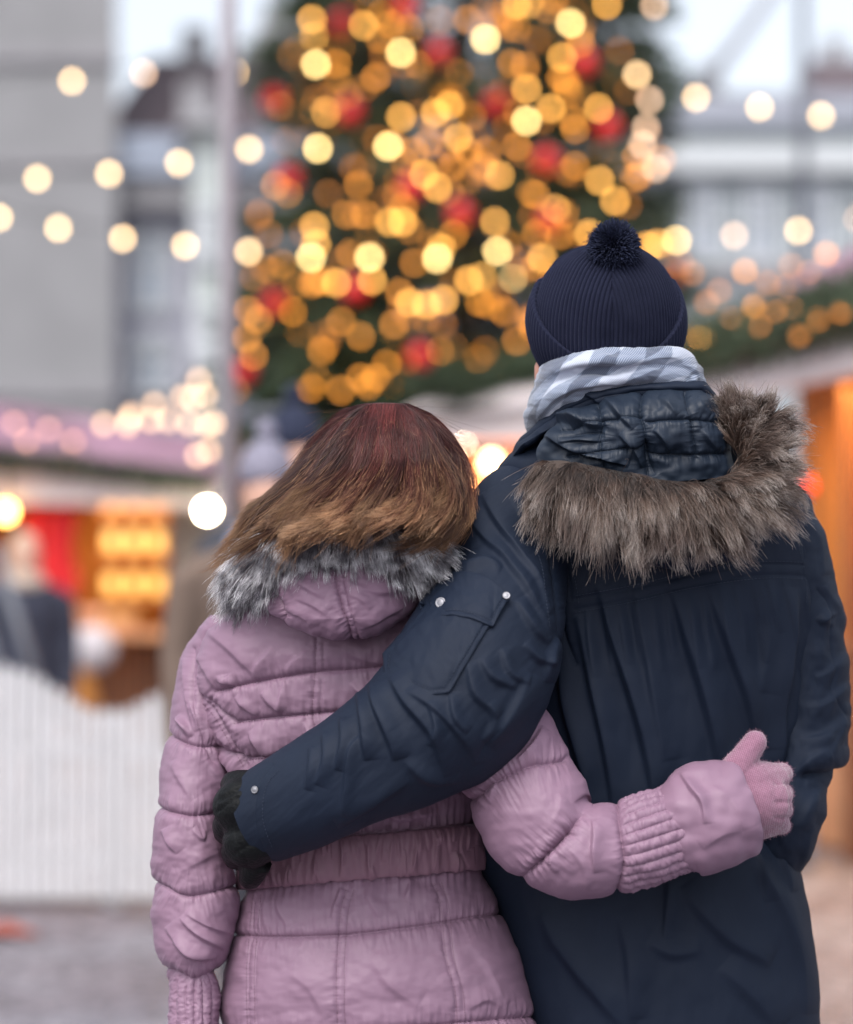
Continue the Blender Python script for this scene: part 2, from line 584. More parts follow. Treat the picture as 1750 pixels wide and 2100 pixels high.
# ---- ground
def ground_mat():
    m, nt, b = new_mat('cobblestone')
    tc = nd(nt, 'ShaderNodeTexCoord')
    v = nd(nt, 'ShaderNodeTexVoronoi', Scale=9.0); v.feature = 'DISTANCE_TO_EDGE'
    v2 = nd(nt, 'ShaderNodeTexVoronoi', Scale=9.0)
    n = nd(nt, 'ShaderNodeTexNoise', Scale=0.7, Detail=4.0)
    for x in (v, v2, n): nt.links.new(tc.outputs['Object'], x.inputs['Vector'])
    r = nd(nt, 'ShaderNodeValToRGB'); r.color_ramp.elements[0].color = (.175, .163, .19, 1); r.color_ramp.elements[1].color = (.31, .30, .34, 1)
    nt.links.new(v2.outputs['Color'], r.inputs['Fac'])
    g = nd(nt, 'ShaderNodeValToRGB'); g.color_ramp.elements[0].position = 0; g.color_ramp.elements[1].position = .08
    g.color_ramp.elements[0].color = (.25, .25, .25, 1); g.color_ramp.elements[1].color = (1, 1, 1, 1)
    nt.links.new(v.outputs['Distance'], g.inputs['Fac'])
    mx = nd(nt, 'ShaderNodeMix'); mx.data_type = 'RGBA'; mx.blend_type = 'MULTIPLY'; mx.inputs[0].default_value = 1
    nt.links.new(r.outputs['Color'], mx.inputs[6]); nt.links.new(g.outputs['Color'], mx.inputs[7])
    r2 = nd(nt, 'ShaderNodeValToRGB'); r2.color_ramp.elements[0].position = .4; r2.color_ramp.elements[1].position = .62
    r2.color_ramp.elements[0].color = (.75, .66, .66, 1); r2.color_ramp.elements[1].color = (1, 1, 1, 1)
    nt.links.new(n.outputs['Fac'], r2.inputs['Fac'])
    mx2 = nd(nt, 'ShaderNodeMix'); mx2.data_type = 'RGBA'; mx2.blend_type = 'MULTIPLY'; mx2.inputs[0].default_value = 1
    nt.links.new(mx.outputs[2], mx2.inputs[6]); nt.links.new(r2.outputs['Color'], mx2.inputs[7])
    nt.links.new(mx2.outputs[2], b.inputs['Base Color']); b.inputs['Roughness'].default_value = .55
    bp = nd(nt, 'ShaderNodeBump', Strength=.6, Distance=.02); nt.links.new(g.outputs['Color'], bp.inputs['Height'])
    nt.links.new(bp.outputs['Normal'], b.inputs['Normal'])
    return m


o = MB().add([(-600, -600, 0), (600, -600, 0), (600, 600, 0), (-600, 600, 0)], [(0, 1, 2, 3)]).build('ground', ground_mat())
o['kind'] = 'structure'

# ---- materials of the square
PLASTER = simple('grey_plaster', (.25, .25, .26), .9, .06, 1.2)
PLASTER2 = simple('blue_grey_plaster', (.34, .375, .40), .9, .05, 1.0)
PLASTER3 = simple('green_grey_plaster', (.46, .50, .49), .9, .05, 1.0)
PLASTER4 = simple('violet_grey_plaster', (.33, .33, .40), .9, .06, 1.0)
LEDGE = simple('ledge_stone', (.27, .265, .28), .9, .08, 2)
ROOF_D = simple('dark_roof_tile', (.10, .075, .085), .9, .2, 3)
ROOF_M = simple('mauve_roof_cover', (.27, .15, .21), .8, .2, 2.5)
ROOF_R = simple('red_brown_roof', (.20, .055, .035), .8, .25, 2.5)
GLASS = simple('window_glass', (.22, .27, .36), .5)
FRAME = simple('window_frame_paint', (.6, .63, .66), .6)
WHITE = simple('white_paint', (.72, .69, .71), .6, .04, 3)
CLOTHW = simple('white_canopy_cloth', (.66, .58, .58), .8, .03, 3)
WOOD = simple('orange_spruce_board', (.46, .18, .03), .6, .22, 3.0, stretch=(6, 6, .6))
WOOD2 = simple('brown_board', (.17, .07, .035), .65, .25, 3.0, stretch=(6, 6, .6))
WOOD3 = simple('grey_weathered_board', (.19, .165, .14), .8, .2, 3.0, stretch=(6, 6, .6))
WOOD4 = simple('pale_board', (.50, .24, .12), .6, .2, 3.0)
METAL = simple('pale_grey_pole_paint', (.42, .38, .41), .5, .05, 2)
METALD = simple('dark_grey_pole_paint', (.13, .14, .17), .5)
WIRE = simple('black_cable', (.02, .02, .02), .6)
REDC = simple('red_cloth', (.62, .01, .015), .7, .08, 4)
NEEDLE = simple('fir_needles', (.035, .06, .028), .7, .4, 5)
NEEDLE2 = simple('garland_needles', (.05, .075, .04), .7, .4, 8)
BARK = simple('bark', (.06, .04, .03), .9, .3, 9)
B_STR = emit('festoon_bulb_glow', (1.0, .64, .31), 7.5)
B_STR2 = emit('festoon_bulb_glow_dim', (1.0, .62, .38), 4.5)
B_A = emit('cream_bulb_glow', (1.0, .66, .24), 13)
B_B = emit('amber_bulb_glow', (1.0, .46, .08), 7.5)
B_C = emit('orange_bulb_glow', (1.0, .35, .035), 3.9)
B_D = emit('dim_bulb_glow', (1.0, .31, .03), 1.7)
LAMPW = emit('white_lamp_glow', (1.0, .86, .62), 60)
LAMPO = emit('golden_lantern_glow', (1.0, .48, .10), 1.3)


# ---- buildings
def building(name, label, x0, x1, z, depth, y_top, wall, roof=None, roof_y=None, ledges=(), windows=(), hip=0.35, overh=.3):
    a, b = on_ground(x0, z), on_ground(x1, z)
    top = at(x0, y_top, z).z
    root = empty(name, ((a.x + b.x) / 2, a.y, 0), label, 'building')
    kb = (z + depth) / z; ya, yb = a.y, a.y + depth; ax2 = a.x * kb if a.x > 0 else a.x; bx2 = b.x * kb if b.x < 0 else b.x
    MB().add([(a.x, ya, 0), (b.x, ya, 0), (bx2, yb, 0), (ax2, yb, 0), (a.x, ya, top), (b.x, ya, top), (bx2, yb, top), (ax2, yb, top)],
             [(3, 2, 1, 0), (4, 5, 6, 7), (0, 1, 5, 4), (1, 2, 6, 5), (2, 3, 7, 6), (3, 0, 4, 7)]).build('wall', wall, root)
    for (ly, lh, pr, mt) in ledges:
        zc = at(x0, ly, z).z
        MB().box(((a.x + b.x) / 2, a.y - pr / 2 + .01, zc), (b.x - a.x + .04, pr, lh)).build('ledge', mt, root)
    if roof is not None:
        rt = at(x0, roof_y, z + depth / 2).z; w = b.x - a.x + 2 * overh; cx = (a.x + b.x) / 2
        y0, y1 = a.y - overh, a.y + depth + overh; hw = w / 2
        ins = w * hip / 2
        MB().add([(cx - hw, y0, top), (cx + hw, y0, top), (cx + hw, y1, top), (cx - hw, y1, top),
                  (cx - hw + ins, (y0 + y1) / 2, rt), (cx + hw - ins, (y0 + y1) / 2, rt)],
                 [(0, 1, 5, 4), (1, 2, 5), (2, 3, 4, 5), (3, 0, 4), (3, 2, 1, 0)]).build('roof', roof, root)
        MB().box((cx - w * .2, a.y + depth * .45, rt - .2), (.5, .5, 1.2)).build('chimney', LEDGE, root)
    for (wx, wy, ww, wh) in windows:
        c = at(wx, wy, z); s = FPX / z; w_, h_ = ww / s, wh / s
        f = MB()
        for dx, dz, sx, sz in ((0, h_ / 2, w_ + .24, .12), (0, -h_ / 2, w_ + .3, .14), (-w_ / 2, 0, .12, h_), (w_ / 2, 0, .12, h_), (0, 0, .07, h_), (0, h_ * .18, w_, .07)):
            f.box((c.x + dx, a.y - .06, c.z + dz), (sx, .14, sz))
        fr = f.build('window', FRAME, root)
        MB().box((c.x, a.y - .012, c.z), (w_, .03, h_)).build('pane', GLASS, fr)
    return root


building('stone_building', 'tall pale grey plastered building with thin horizontal ledges at the far side of the square', -900, 236, 40, 14, -900, PLASTER,
         ledges=[(112, .30, .10, LEDGE), (332, .2, .07, LEDGE), (800, .3, .1, LEDGE), (-250, .3, .1, LEDGE)],
         windows=[(-150, 560, 130, 220), (-150, 180, 130, 200), (-450, 560, 130, 220), (-450, 180, 130, 200)])
building('town_house', 'violet grey town house with dark brown hipped roof beside the tall pale building', 225, 640, 41, 12, 300, PLASTER4, ROOF_D, 118,
         ledges=[(404, .5, .5, LEDGE), (330, .7, .7, simple('slate_canopy', (.30, .34, .42), .7))], windows=[(312, 560, 60, 150), (312, 750, 60, 110), (470, 560, 60, 150), (590, 560, 60, 150)], hip=.16)
building('narrow_house', 'narrow pale green grey house front seen just left of the light pole', 392, 452, 40, 1, 262, PLASTER3, LEDGE, 225, windows=[(420, 480, 26, 110), (420, 690, 26, 110)], hip=.6)
building('gable_house', 'pale blue grey house top rising behind the left flank of the big fir', 500, 660, 60, 10, 140, simple('pale_blue_plaster', (.42, .47, .56), .9), LEDGE, 40, windows=[(540, 300, 40, 90), (600, 300, 40, 90)], hip=.3)
building('long_facade', 'long pale blue grey facade with tall windows behind the garlanded stall roofs', 1250, 2250, 46, 14, 262, PLASTER2, simple('grey_slate_roof', (.23, .24, .28), .8, .1, 2), 190,
         ledges=[(330, .5, .45, simple('pale_cornice', (.55, .58, .60), .8)), (560, .3, .2, LEDGE)],
         windows=[(x, 460, 46, 150) for x in range(1440, 2200, 118)], hip=.1)
building('red_roof_house', 'taller house with dark roof showing above the end of the long facade', 1690, 2100, 62, 14, 210, simple('mauve_plaster', (.36, .32, .38), .9), ROOF_D, 120, windows=[(1720, 250, 40, 40)], hip=.4)
for k, (x0, x1, z, yt, lab) in enumerate([(2300, 5200, 48, 150, 'long grey house row beyond the right edge of the pale facade'), (640, 1250, 70, 420, 'wide grey house hidden mostly behind the big decorated fir'), (-2600, -900, 60, 100, 'grey house block beyond the left edge of the tall pale building')]):
    building('far_house', lab, x0, x1, z, 14, yt, PLASTER4, ROOF_D, yt - 120, windows=[(x, yt + 160, 60, 120) for x in range(x0 + 120, x1 - 60, 190)])

# ---- poles
g = on_ground(466, 9.5)
r = empty('light_pole', g, 'pale grey light pole standing left of the big fir, behind the woman in pink', 'pole')
MB().tube([g, g + Vector((0, 0, 8.0))], [.034, .03], 14).build('shaft', METAL, r, True)
MB().tube([g, g + Vector((0, 0, .35))], [.07, .05], 14).build('base', METAL, r, True)
MB().ball(g + Vector((0, 0, 8.05)), .09).build('finial', METAL, r, True)
g = on_ground(1652, 26)
r = empty('flag_pole', g, 'thin dark grey pole in front of the long facade on the far side', 'pole')
MB().tube([g, g + Vector((0, 0, 11))], [.07, .05], 10).build('shaft', METALD, r, True)
MB().tube([g, g + Vector((0, 0, .4))], [.14, .1], 10).build('base', METALD, r, True)
cab = MB().tube([at(1430, 190, 26.0), at(1500, 100, 26.0), at(1600, -40, 26.0), at(1700, -200, 26.0)], .07, 8).build('banner_cable', simple('pale_cable_sleeve', (.45, .47, .52), .7), None, True)
tag(cab, 'thick pale cable slanting up across the sky at the upper right', 'cable')


# ---- festoon lights
def festoon(label, pts, z, mat, rad=.026, ext=True, z2=None, group='festoon lights strung across the square'):
    n = len(pts); zs = [z + ((z2 or z) - z) * i / max(1, n - 1) for i in range(n)]
    W3 = [at(x, y, zz) for (x, y), zz in zip(pts, zs)]
    root = empty('festoon', W3[0] + Vector((0, 0, .06)), label, 'string lights', group)
    line = []
    if ext: line.append(W3[0] + (W3[0] - W3[1]) * 3 + Vector((0, 0, .3)))
    for i, p in enumerate(W3):
        line.append(p + Vector((0, 0, .075)))
        if i < n - 1: line.append((p + W3[i + 1]) / 2 + Vector((0, 0, .04)))
    if ext: line.append(W3[-1] + (W3[-1] - W3[-2]) * 3 + Vector((0, 0, .3)))
    MB().tube(line, .006, 6).build('wire', WIRE, root, True)
    for p in W3:
        m_ = mat[rng.randrange(len(mat))] if isinstance(mat, list) else mat
        b = MB().ball(p, rad, 12, 8, (1, 1, 1.15)).build('bulb', m_, root, True)
        MB().tube([p + Vector((0, 0, rad)), p + Vector((0, 0, .08))], .012, 8).build('socket', WIRE, b, True)
    return root


festoon('upper left string of warm bulbs crossing the tall grey wall and the sky gap', [(-140, 185), (148, 166), (295, 150), (480, 148)], 18, [B_STR, B_STR, B_STR2])
festoon('string of four bright bulbs in front of the tall grey wall, rising to the pole', [(-75, 372), (77, 366), (224, 356), (367, 334), (511, 306)], 17, B_STR)
festoon('lowest left string of warm bulbs sagging towards the big fir', [(-2, 446), (120, 468), (252, 489), (380, 504), (510, 516)], 17, B_STR)
festoon('right string of warm bulbs falling away over the long facade', [(1307, 153), (1428, 200), (1558, 220), (1684, 237), (1810, 250)], 18, B_STR)
festoon('short string of pale bulbs above the garlanded stall roof', [(1506, 483), (1638, 473), (1760, 448)], 18, [B_STR2, B_STR])
festoon('column of pale bulbs hanging close to the right edge of the fir', [(1342, 12), (1332, 205), (1325, 262), (1318, 296), (1345, 345)], 18, B_STR2)


# ---- the decorated fir
TZ = 24.0
base = on_ground(952, TZ)
HT = 15.0


def tree_r(h):
    t = np.clip(h / HT, 0, 1)
    return 2.80 * (1 - t) ** .62 * np.clip((h - .6) / 1.4, .15, 1)


fir = empty('fir_tree', base, 'tall decorated fir covered in golden lights in the middle of the square', 'tree')
MB().tube([base, base + Vector((0, 0, HT * .5)), base + Vector((0, 0, HT * .97))], [.19, .11, .02], 12).build('trunk', BARK, fir, True)
V = []; F = []
NBR = 1500
for i in range(NBR):
    h = .9 + (HT - 1.1) * (nr_.rand() ** 1.25)
    az = nr_.rand() * 2 * math.pi
    R = float(tree_r(h)) * (.86 + .24 * nr_.rand())
    p0 = np.array([base.x, base.y, h + .1 * R]); d = np.array([math.cos(az), math.sin(az), -.10 - .15 * nr_.rand()])
    side = np.array([-math.sin(az), math.cos(az), 0])
    n = int(14 + 22 * R)
    t = .3 + .7 * nr_.rand(n) ** .7
    c = p0 + d * (R * t)[:, None] + np.array([0, 0, 1]) * (.12 * R * t ** 2)[:, None] + side * ((nr_.rand(n) - .5) * .5 * R * (1.1 - t))[:, None] + nr_.normal(size=(n, 3)) * .04
    dirs = d + side * (nr_.rand(n, 1) - .5) * 1.8 + nr_.normal(size=(n, 3)) * .35
    dirs /= np.linalg.norm(dirs, axis=1)[:, None]
    L = .11 + .14 * nr_.rand(n)[:, None]; wv = np.cross(dirs, nr_.normal(size=(n, 3))); wv /= np.linalg.norm(wv, axis=1)[:, None]; wv *= .022 + .02 * nr_.rand(n)[:, None]
    k = len(V) and sum(len(v) for v in V)
    V.append(np.stack([c - wv, c + wv, c + dirs * L + wv * .3, c + dirs * L - wv * .3], 1).reshape(-1, 3))
V = np.concatenate(V); F = np.arange(len(V)).reshape(-1, 4)
mesh('crown', V, F, NEEDLE, fir, False)


def on_fir(px, py, inset=0.0):
    """where the sight line of a pixel meets the front of the fir's crown"""
    o_ = Vector(CAM); d = (at(px, py, TZ) - o_); d /= d.y
    for s_ in np.linspace(TZ - 3.2, TZ, 220):
        p = o_ + d * s_
        if math.hypot(p.x - base.x, p.y - base.y) < float(tree_r(p.z)) * (1 - inset): return p
    return None


A_ = [(822, 108), (648, 132), (996, 80), (1170, 48), (1080, 248), (652, 304), (796, 300), (758, 528), (897, 530), (1020, 516), (638, 528), (1388, 492), (1056, 571)]
B_ = [(745, 52), (1153, 118), (922, 216), (893, 232), (823, 240), (1080, 182), (940, 282), (1130, 222), (870, 358), (897, 385), (1025, 360), (1140, 430), (1014, 455), (1230, 370), (1262, 412),
      (645, 465), (648, 500), (905, 510), (962, 575), (988, 568), (875, 625), (910, 615), (840, 620), (668, 230), (690, 580), (763, 575), (800, 455), (826, 455), (1228, 222), (1208, 480),
      (1112, 530), (1350, 500), (1330, 505), (640, 40), (645, 75), (1085, 8), (1060, 10), (1245, 10)]
C_ = [(870, 150), (858, 135), (940, 150), (770, 160), (615, 680), (700, 660), (805, 685), (860, 715), (905, 720), (975, 750), (980, 735), (770, 775), (755, 790), (620, 800), (640, 795), (525, 735),
      (570, 740), (740, 775), (1005, 625), (985, 620), (930, 340), (990, 340), (880, 290), (735, 380), (640, 225), (590, 395), (565, 380), (575, 370), (1310, 360), (1298, 368), (610, 585), (640, 585),
      (665, 575), (830, 330), (850, 310), (960, 310), (1000, 310), (760, 470), (710, 440), (750, 440), (840, 470), (1100, 400), (1090, 395), (540, 660), (530, 655), (520, 730), (755, 15), (780, 30),
      (800, 50), (840, 60), (780, 80), (1190, 90), (1150, 160), (600, 640), (690, 130), (715, 195), (1180, 265), (1050, 130), (1060, 300), (720, 520), (580, 540), (560, 560), (1170, 190), (700, 100),
      (930, 480), (1100, 480), (850, 540), (820, 600), (800, 790), (830, 800), (1060, 700), (1035, 640), (740, 690), (660, 720), (700, 800), (1180, 340), (960, 370), (1060, 60), (960, 40)]
bl = [(x, y, 'A') for x, y in A_] + [(x, y, 'B') for x, y in B_] + [(x, y, 'C') for x, y in C_]
for i in range(210):
    y = -80 + 900 * rng.random(); hw = 350 + .2 * y
    bl.append((950 + (rng.random() * 2 - 1) * hw * .98, y, 'D' if rng.random() < .72 else 'C'))
band_h = [(1.0, 3.9), (3.9, 4.5), (4.5, 5.1), (5.1, 5.7), (5.7, 6.3), (6.3, 6.9), (6.9, 7.6), (7.6, 20)]
pts3 = []
for x, y, c in bl:
    p = on_fir(x, y, -.02 if c in 'AB' else .12)
    if p is None: p = on_fir(x, y, -.12) or at(x, y, TZ)
    pts3.append((p, c))
words = ['lowest', 'second lowest', 'third lowest', 'fourth lowest', 'fourth highest', 'third highest', 'second highest', 'topmost']
MATS = {'A': B_A, 'B': B_B, 'C': B_C, 'D': B_D}
protos = {}
for k, (h0, h1) in enumerate(band_h):
    sel = [(p, c) for p, c in pts3 if h0 <= p.z < h1]
    if not sel: continue
    hm = sum(p.z for p, c in sel) / len(sel)
    root = empty('fairy_light_garland', Vector((base.x, base.y - float(tree_r(hm)), hm)), '%s ring of golden lights wound round the decorated fir' % words[k], 'string lights', 'light garlands wound round the fir')
    tur = 3; N_ = 90
    hh0, hh1 = max(h0, 1.2), min(h1, 8.2)
    line = []
    for i in range(N_ * tur):
        a = 2 * math.pi * i / N_; h = hh0 + (hh1 - hh0) * i / (N_ * tur); rr = float(tree_r(h)) * 1.0
        line.append((base.x + rr * math.cos(a), base.y + rr * math.sin(a), h + .05 * math.sin(a * 5)))
    MB().tube(line, .008, 4).build('wire', WIRE, root, True)
    sel.sort(key=lambda t: {'A': 0, 'B': 1, 'C': 2, 'D': 3}[t[1]])
    for p, c in sel[:99]:
        if c not in protos:
            b = MB().ball((0, 0, 0), .031 if c in 'AB' else .03, 10, 8).build('bulb', MATS[c], None, True)
            protos[c] = b.data; bpy.data.objects.remove(b)
        b = link('bulb', protos[c], root); b.location = p

REDB = simple('red_bauble_lacquer', (.75, .008, .02), .35)
rb = [(1015, 212, 'high between two bright amber bulbs'), (845, 385, 'at mid height, just above the long row of amber bulbs'), (945, 440, 'in the centre of the fir'), (1122, 330, 'right of centre, higher than the man\'s hat'),
      (1128, 452, 'just up and left of the man\'s pompom'), (562, 622, 'low at the left flank of the fir'), (728, 596, 'low, above the woman\'s head'), (862, 732, 'lowest one in the middle'),
      (562, 205, 'high at the left edge of the fir'), (1248, 262, 'high at the right edge of the fir'), (718, 228, 'high, left of the middle'), (502, 765, 'lowest one beside the light pole'),
      (832, 14, 'near the upper edge of the view'), (702, 48, 'upper left among amber bulbs'), (900, 112, 'upper middle behind cream bulbs'), (592, 366, 'beside the left cluster of orange bulbs'),
      (1380, 560, 'low at the right flank of the fir'), (1200, 130, 'upper right flank of the fir')]
for x, y, w_ in rb:
    p = on_fir(x, y, -.03) or on_fir(x, y, -.25) or at(x, y, TZ)
    rt = empty('red_bauble', p, 'red bauble on the fir, %s' % w_, 'bauble', 'red baubles hanging on the fir')
    MB().ball(p, .105, 20, 14).build('ball', REDB, rt, True)
    MB().tube([p + Vector((0, 0, .095)), p + Vector((0, 0, .13))], .03, 10).build('cap', METAL, rt, True)


# ---- fir garlands on the stalls
def garland(label, pts, z, rad, lights=(), zs=None):
    P3 = [at(x, y, zz) for (x, y), zz in zip(pts, zs or [z] * len(pts))]
    root = empty('fir_garland', P3[0], label, 'garland', 'fir garlands on the stall roofs')
    C = catmull(np.array(P3), 60)
    V = []
    for c in C:
        n = int(120 * rad / .12)
        q = nr_.normal(size=(n, 3)); q /= np.linalg.norm(q, axis=1)[:, None]
        cc = c + q * rad * (.3 + .6 * nr_.rand(n, 1)) + nr_.normal(size=(n, 3)) * .02
        dd = q + nr_.normal(size=(n, 3)) * .5; dd /= np.linalg.norm(dd, axis=1)[:, None]
        w = np.cross(dd, nr_.normal(size=(n, 3))); w /= np.linalg.norm(w, axis=1)[:, None]; w *= .009
        L = .07
        V.append(np.stack([cc - w, cc + w, cc + dd * L], 1).reshape(-1, 3))
    V = np.concatenate(V)
    mesh('foliage', V, np.arange(len(V)).reshape(-1, 3), NEEDLE2, root, False)
    MB().tube([Vector(c) for c in C[::4]], rad * .25, 6).build('stem', BARK, root, True)
    for (x, y, zz, mt) in lights:
        MB().ball(at(x, y, zz), .018, 10, 8).build('bulb', mt, root, True)
    return root


# ---- left stall (front plane 16 m away)
ZL = 16.0; sl_ = FPX / ZL
fl = on_ground(-160, ZL); fr_ = on_ground(446, ZL); wdt = fr_.x - fl.x; cx = (fl.x + fr_.x) / 2; y0 = fl.y
st = empty('market_stall', (cx, y0, 0), 'wooden market stall with mauve roof and white eaves, behind the white picket fence', 'stall')
MB().box((cx, y0 + 1.9, 1.2), (wdt, .06, 2.4)).build('back_wall', WOOD, st)
MB().box((fl.x, y0 + .95, 1.2), (.06, 1.84, 2.4)).build('side_wall', WOOD, st)
MB().box((fr_.x, y0 + .95, 1.2), (.06, 1.84, 2.4)).build('side_wall', WOOD3, st)
MB().box((fr_.x - .17, y0 - .02, 1.05), (.30, .08, 2.1)).build('corner_panel', WOOD3, st)
MB().box((fl.x + .05, y0 - .02, 1.05), (.12, .08, 2.1)).build('post', WOOD, st)
MB().box((cx, y0 - .08, 1.02), (wdt - .5, .55, .05)).build('counter', WOOD4, st)
fp = MB()
for i in range(24):
    fp.box((fl.x + .08 + (wdt - .42) * (i + .5) / 24, y0 + .05, .49), ((wdt - .42) / 24 - .012, .03, .98))
fp.build('front_boards', WOOD2, st)
zt = at(0, 960, ZL).z
MB().prism([(fl.x - .3, y0 - .45, 1.90), (fr_.x + .05, y0 - .45, 1.84), (fr_.x + .05, y0 - .45, 2.0), (fl.x - .3, y0 - .45, 2.14)], (0, 0, 0), (0, .06, 0)).build('fascia', CLOTHW, st)
MB().add([(fl.x - .3, y0 - .5, 2.18), (fr_.x + .05, y0 - .5, 2.04), (fr_.x - .2, y0 + 1.2, 2.40), (fl.x - .3, y0 + 1.2, 2.72), (fl.x - .3, y0 + 2.2, 2.2), (fr_.x + .05, y0 + 2.2, 2.1),
          (fl.x - .3, y0 - .5, 2.15), (fr_.x + .05, y0 - .5, 2.01), (fr_.x + .05, y0 + 2.2, 2.05), (fl.x - .3, y0 + 2.2, 2.15)],
         [(0, 1, 2, 3), (3, 2, 5, 4), (0, 6, 7, 1), (6, 9, 8, 7), (9, 4, 5, 8), (0, 3, 4, 9, 6), (1, 7, 8, 5, 2)]).build('roof', ROOF_M, st)
for zz in (1.25, 1.55, 1.85):
    MB().box((at(300, 1100, ZL + 1.2).x, y0 + 1.2, zz), (.62, .3, .025)).build('shelf', WOOD4, st)
strut = MB().prism([at(120, 1290, 15.6), at(155, 1290, 15.6), at(205, 1450, 15.6), at(165, 1450, 15.6)], (0, 0, 0), (0, .06, 0)).build('strut', WOOD, st)
# goods on the shelves: little glowing lanterns
k = 0
rows_w = ['lowest', 'middle', 'top']
lproto = None
for ri, zz in enumerate((1.25, 1.55, 1.85)):
    for ci in range(4):
        x = at(300, 1100, ZL + 1.2).x - .24 + .16 * ci; p = Vector((x, y0 + 1.15, zz + .0125))
        pl = ['leftmost', 'second from the left', 'third from the left', 'rightmost'][ci]
        rt = empty('lantern', p, 'small golden glowing lantern, %s on the %s shelf of the left stall' % (pl, rows_w[ri]), 'lantern', 'golden lanterns on the stall shelves')
        MB().tube([p, p + Vector((0, 0, .015))], .055, 10).build('base', METALD, rt)
        MB().tube([p + Vector((0, 0, .015)), p + Vector((0, 0, .15))], [.042, .048], 12).build('lamp_shade', LAMPO, rt, True)
        MB().tube([p + Vector((0, 0, .15)), p + Vector((0, 0, .20))], [.055, .01], 12).build('cap', METALD, rt, True)
for (x, y, zz, rad, lab) in [(425, 1047, 15.2, .040, 'big white glowing globe lamp under the right end of the left stall roof'), (12, 1050, 15.5, .05, 'warm globe lamp under the far left end of the left stall roof')]:
    p = at(x, y, zz)
    rt = empty('globe_lamp', p + Vector((0, 0, .2)), lab, 'lamp')
    MB().ball(p, rad, 16, 12).build('globe', LAMPW if rad < .045 else emit('warm_lamp_glow', (1, .5, .12), 14), rt, True)
    MB().tube([p + Vector((0, 0, rad)), p + Vector((0, 0, .3))], .012, 6).build('cord', WIRE, rt)
p = at(355, 1010, 15.2)
b_ = MB()
nx_ = 14; x0_, x1_ = at(48, 1040, 15.7).x, at(155, 1040, 15.7).x
vs_ = []; f_ = []
for i in range(nx_ + 1):
    for j in range(9):
        x = x0_ + (x1_ - x0_) * i / nx_; zz = at(0, 1040, 15.7).z - j * .075
        vs_.append((x + .02 * math.sin(j + i), 15.7 - D0 + .025 * math.sin(i * 1.5 + j * .2), zz))
for i in range(nx_):
    for j in range(8): f_.append((i * 9 + j, i * 9 + j + 1, (i + 1) * 9 + j + 1, (i + 1) * 9 + j))
ban = mesh('hanging_cloth', np.array(vs_), f_, REDC); md = ban.modifiers.new('t', 'SOLIDIFY'); md.thickness = .006
tag(ban, 'bright red cloth hanging in the opening of the left stall', 'cloth')
# bag and boxes in front of the stall
p = at(190, 1330, 15.3)
bag = MB().ball(p, .13, 18, 12, (1.15, .8, 1.1)).build('paper_bag', simple('pale_paper', (.5, .47, .5), .8, .1, 6), None, True)
tag(bag, 'pale round paper sack hanging on the front of the left stall counter', 'bag')
for (x, w_, h_, c_, lab) in [(110, .28, .16, (.6, .3, .16), 'low orange tray of gingerbread on the left part of the stall counter'), (180, .22, .12, (.7, .4, .26), 'peach coloured tray beside the gingerbread tray on the stall counter'), (245, .2, .1, (.5, .28, .1), 'small tan tray nearest the lanterns on the stall counter')]:
    c = at(x, 1290, 15.95)
    rt = empty('goods_tray', (c.x, c.y, 1.045), lab, 'tray', 'trays of goods on the stall counter')
    mt = simple('goods_' + str(x), c_, .7, .3, 20)
    MB().box((c.x, c.y, 1.045 + .03), (w_, .3, .06)).build('tray', WOOD4, rt)
    t_ = MB()
    for i in range(9): t_.ball((c.x - w_ * .36 + w_ * .36 * (i % 3), c.y - .09 + .09 * (i // 3), 1.045 + .06 + h_ * .3), .05, 8, 6, (1, 1, .9))
    t_.build('buns', mt, rt, True)
al = bpy.data.lights.new('stall_lamp', 'AREA'); al.energy = 26; al.color = (1, .62, .28); al.size = 1.4; al.shape = 'RECTANGLE'; al.size_y = .8
ao = bpy.data.objects.new('stall_lamp', al); COL.objects.link(ao); ao.location = (cx + .3, y0 + .7, 2.0)

garland('dark fir garland along the white eaves of the left stall', [(-160, 920), (0, 936), (200, 960), (420, 990)], 15.45, .045)
lc = [(213, 870), (265, 858), (270, 850), (262, 872), (317, 830), (310, 862), (375, 815), (395, 818), (420, 812), (388, 868), (425, 872), (440, 868), (405, 934), (428, 925), (345, 862), (408, 780)]
festoon('loose bunch of warm bulbs above the roof end of the left stall', lc, 15, emit('roof_bulb_glow', (1.0, .60, .34), 3.2), .024, False, group=None)
festoon('faint bulbs lying on the mauve roof of the left stall', [(30, 868), (55, 905), (100, 880), (150, 905), (140, 940)], 15.6, emit('faint_bulb_glow', (1, .45, .3), 2.2), .022, False, group=None)

# ---- white picket fence (10 m away)
ZF = 10.0
pf = empty('picket_fence', on_ground(100, ZF), 'white picket fence with wavy top in front of the left stall', 'fence')
x = on_ground(-420, ZF).x; xe = on_ground(560, ZF).x; i = 0
PW = simple('white_fence_paint', (.55, .545, .565), .6, .05, 12)
pk = None
while x < xe:
    px_ = CX + x * FPX / ZF
    top = 1.34 + (1200 - (1405 + 46 * math.cos((px_ + 20) / 230 * math.pi) * -1)) * ZF / FPX
    ytop = 1408 - 46 * math.cos((px_ - 0) / 225 * math.pi); top = 1.34 - (ytop - 1200) * ZF / FPX
    h_ = top + rng.uniform(-.008, .008)
    MB().prism([(x - .021, ZF - D0, .05), (x + .021, ZF - D0, .05), (x + .021, ZF - D0, h_ - .03), (x + .012, ZF - D0, h_ - .008), (x, ZF - D0, h_), (x - .012, ZF - D0, h_ - .008), (x - .021, ZF - D0, h_ - .03)], (0, 0, 0), (0, .018, 0)).build('picket', PW, pf)
    x += .051; i += 1
x0_ = on_ground(-420, ZF).x
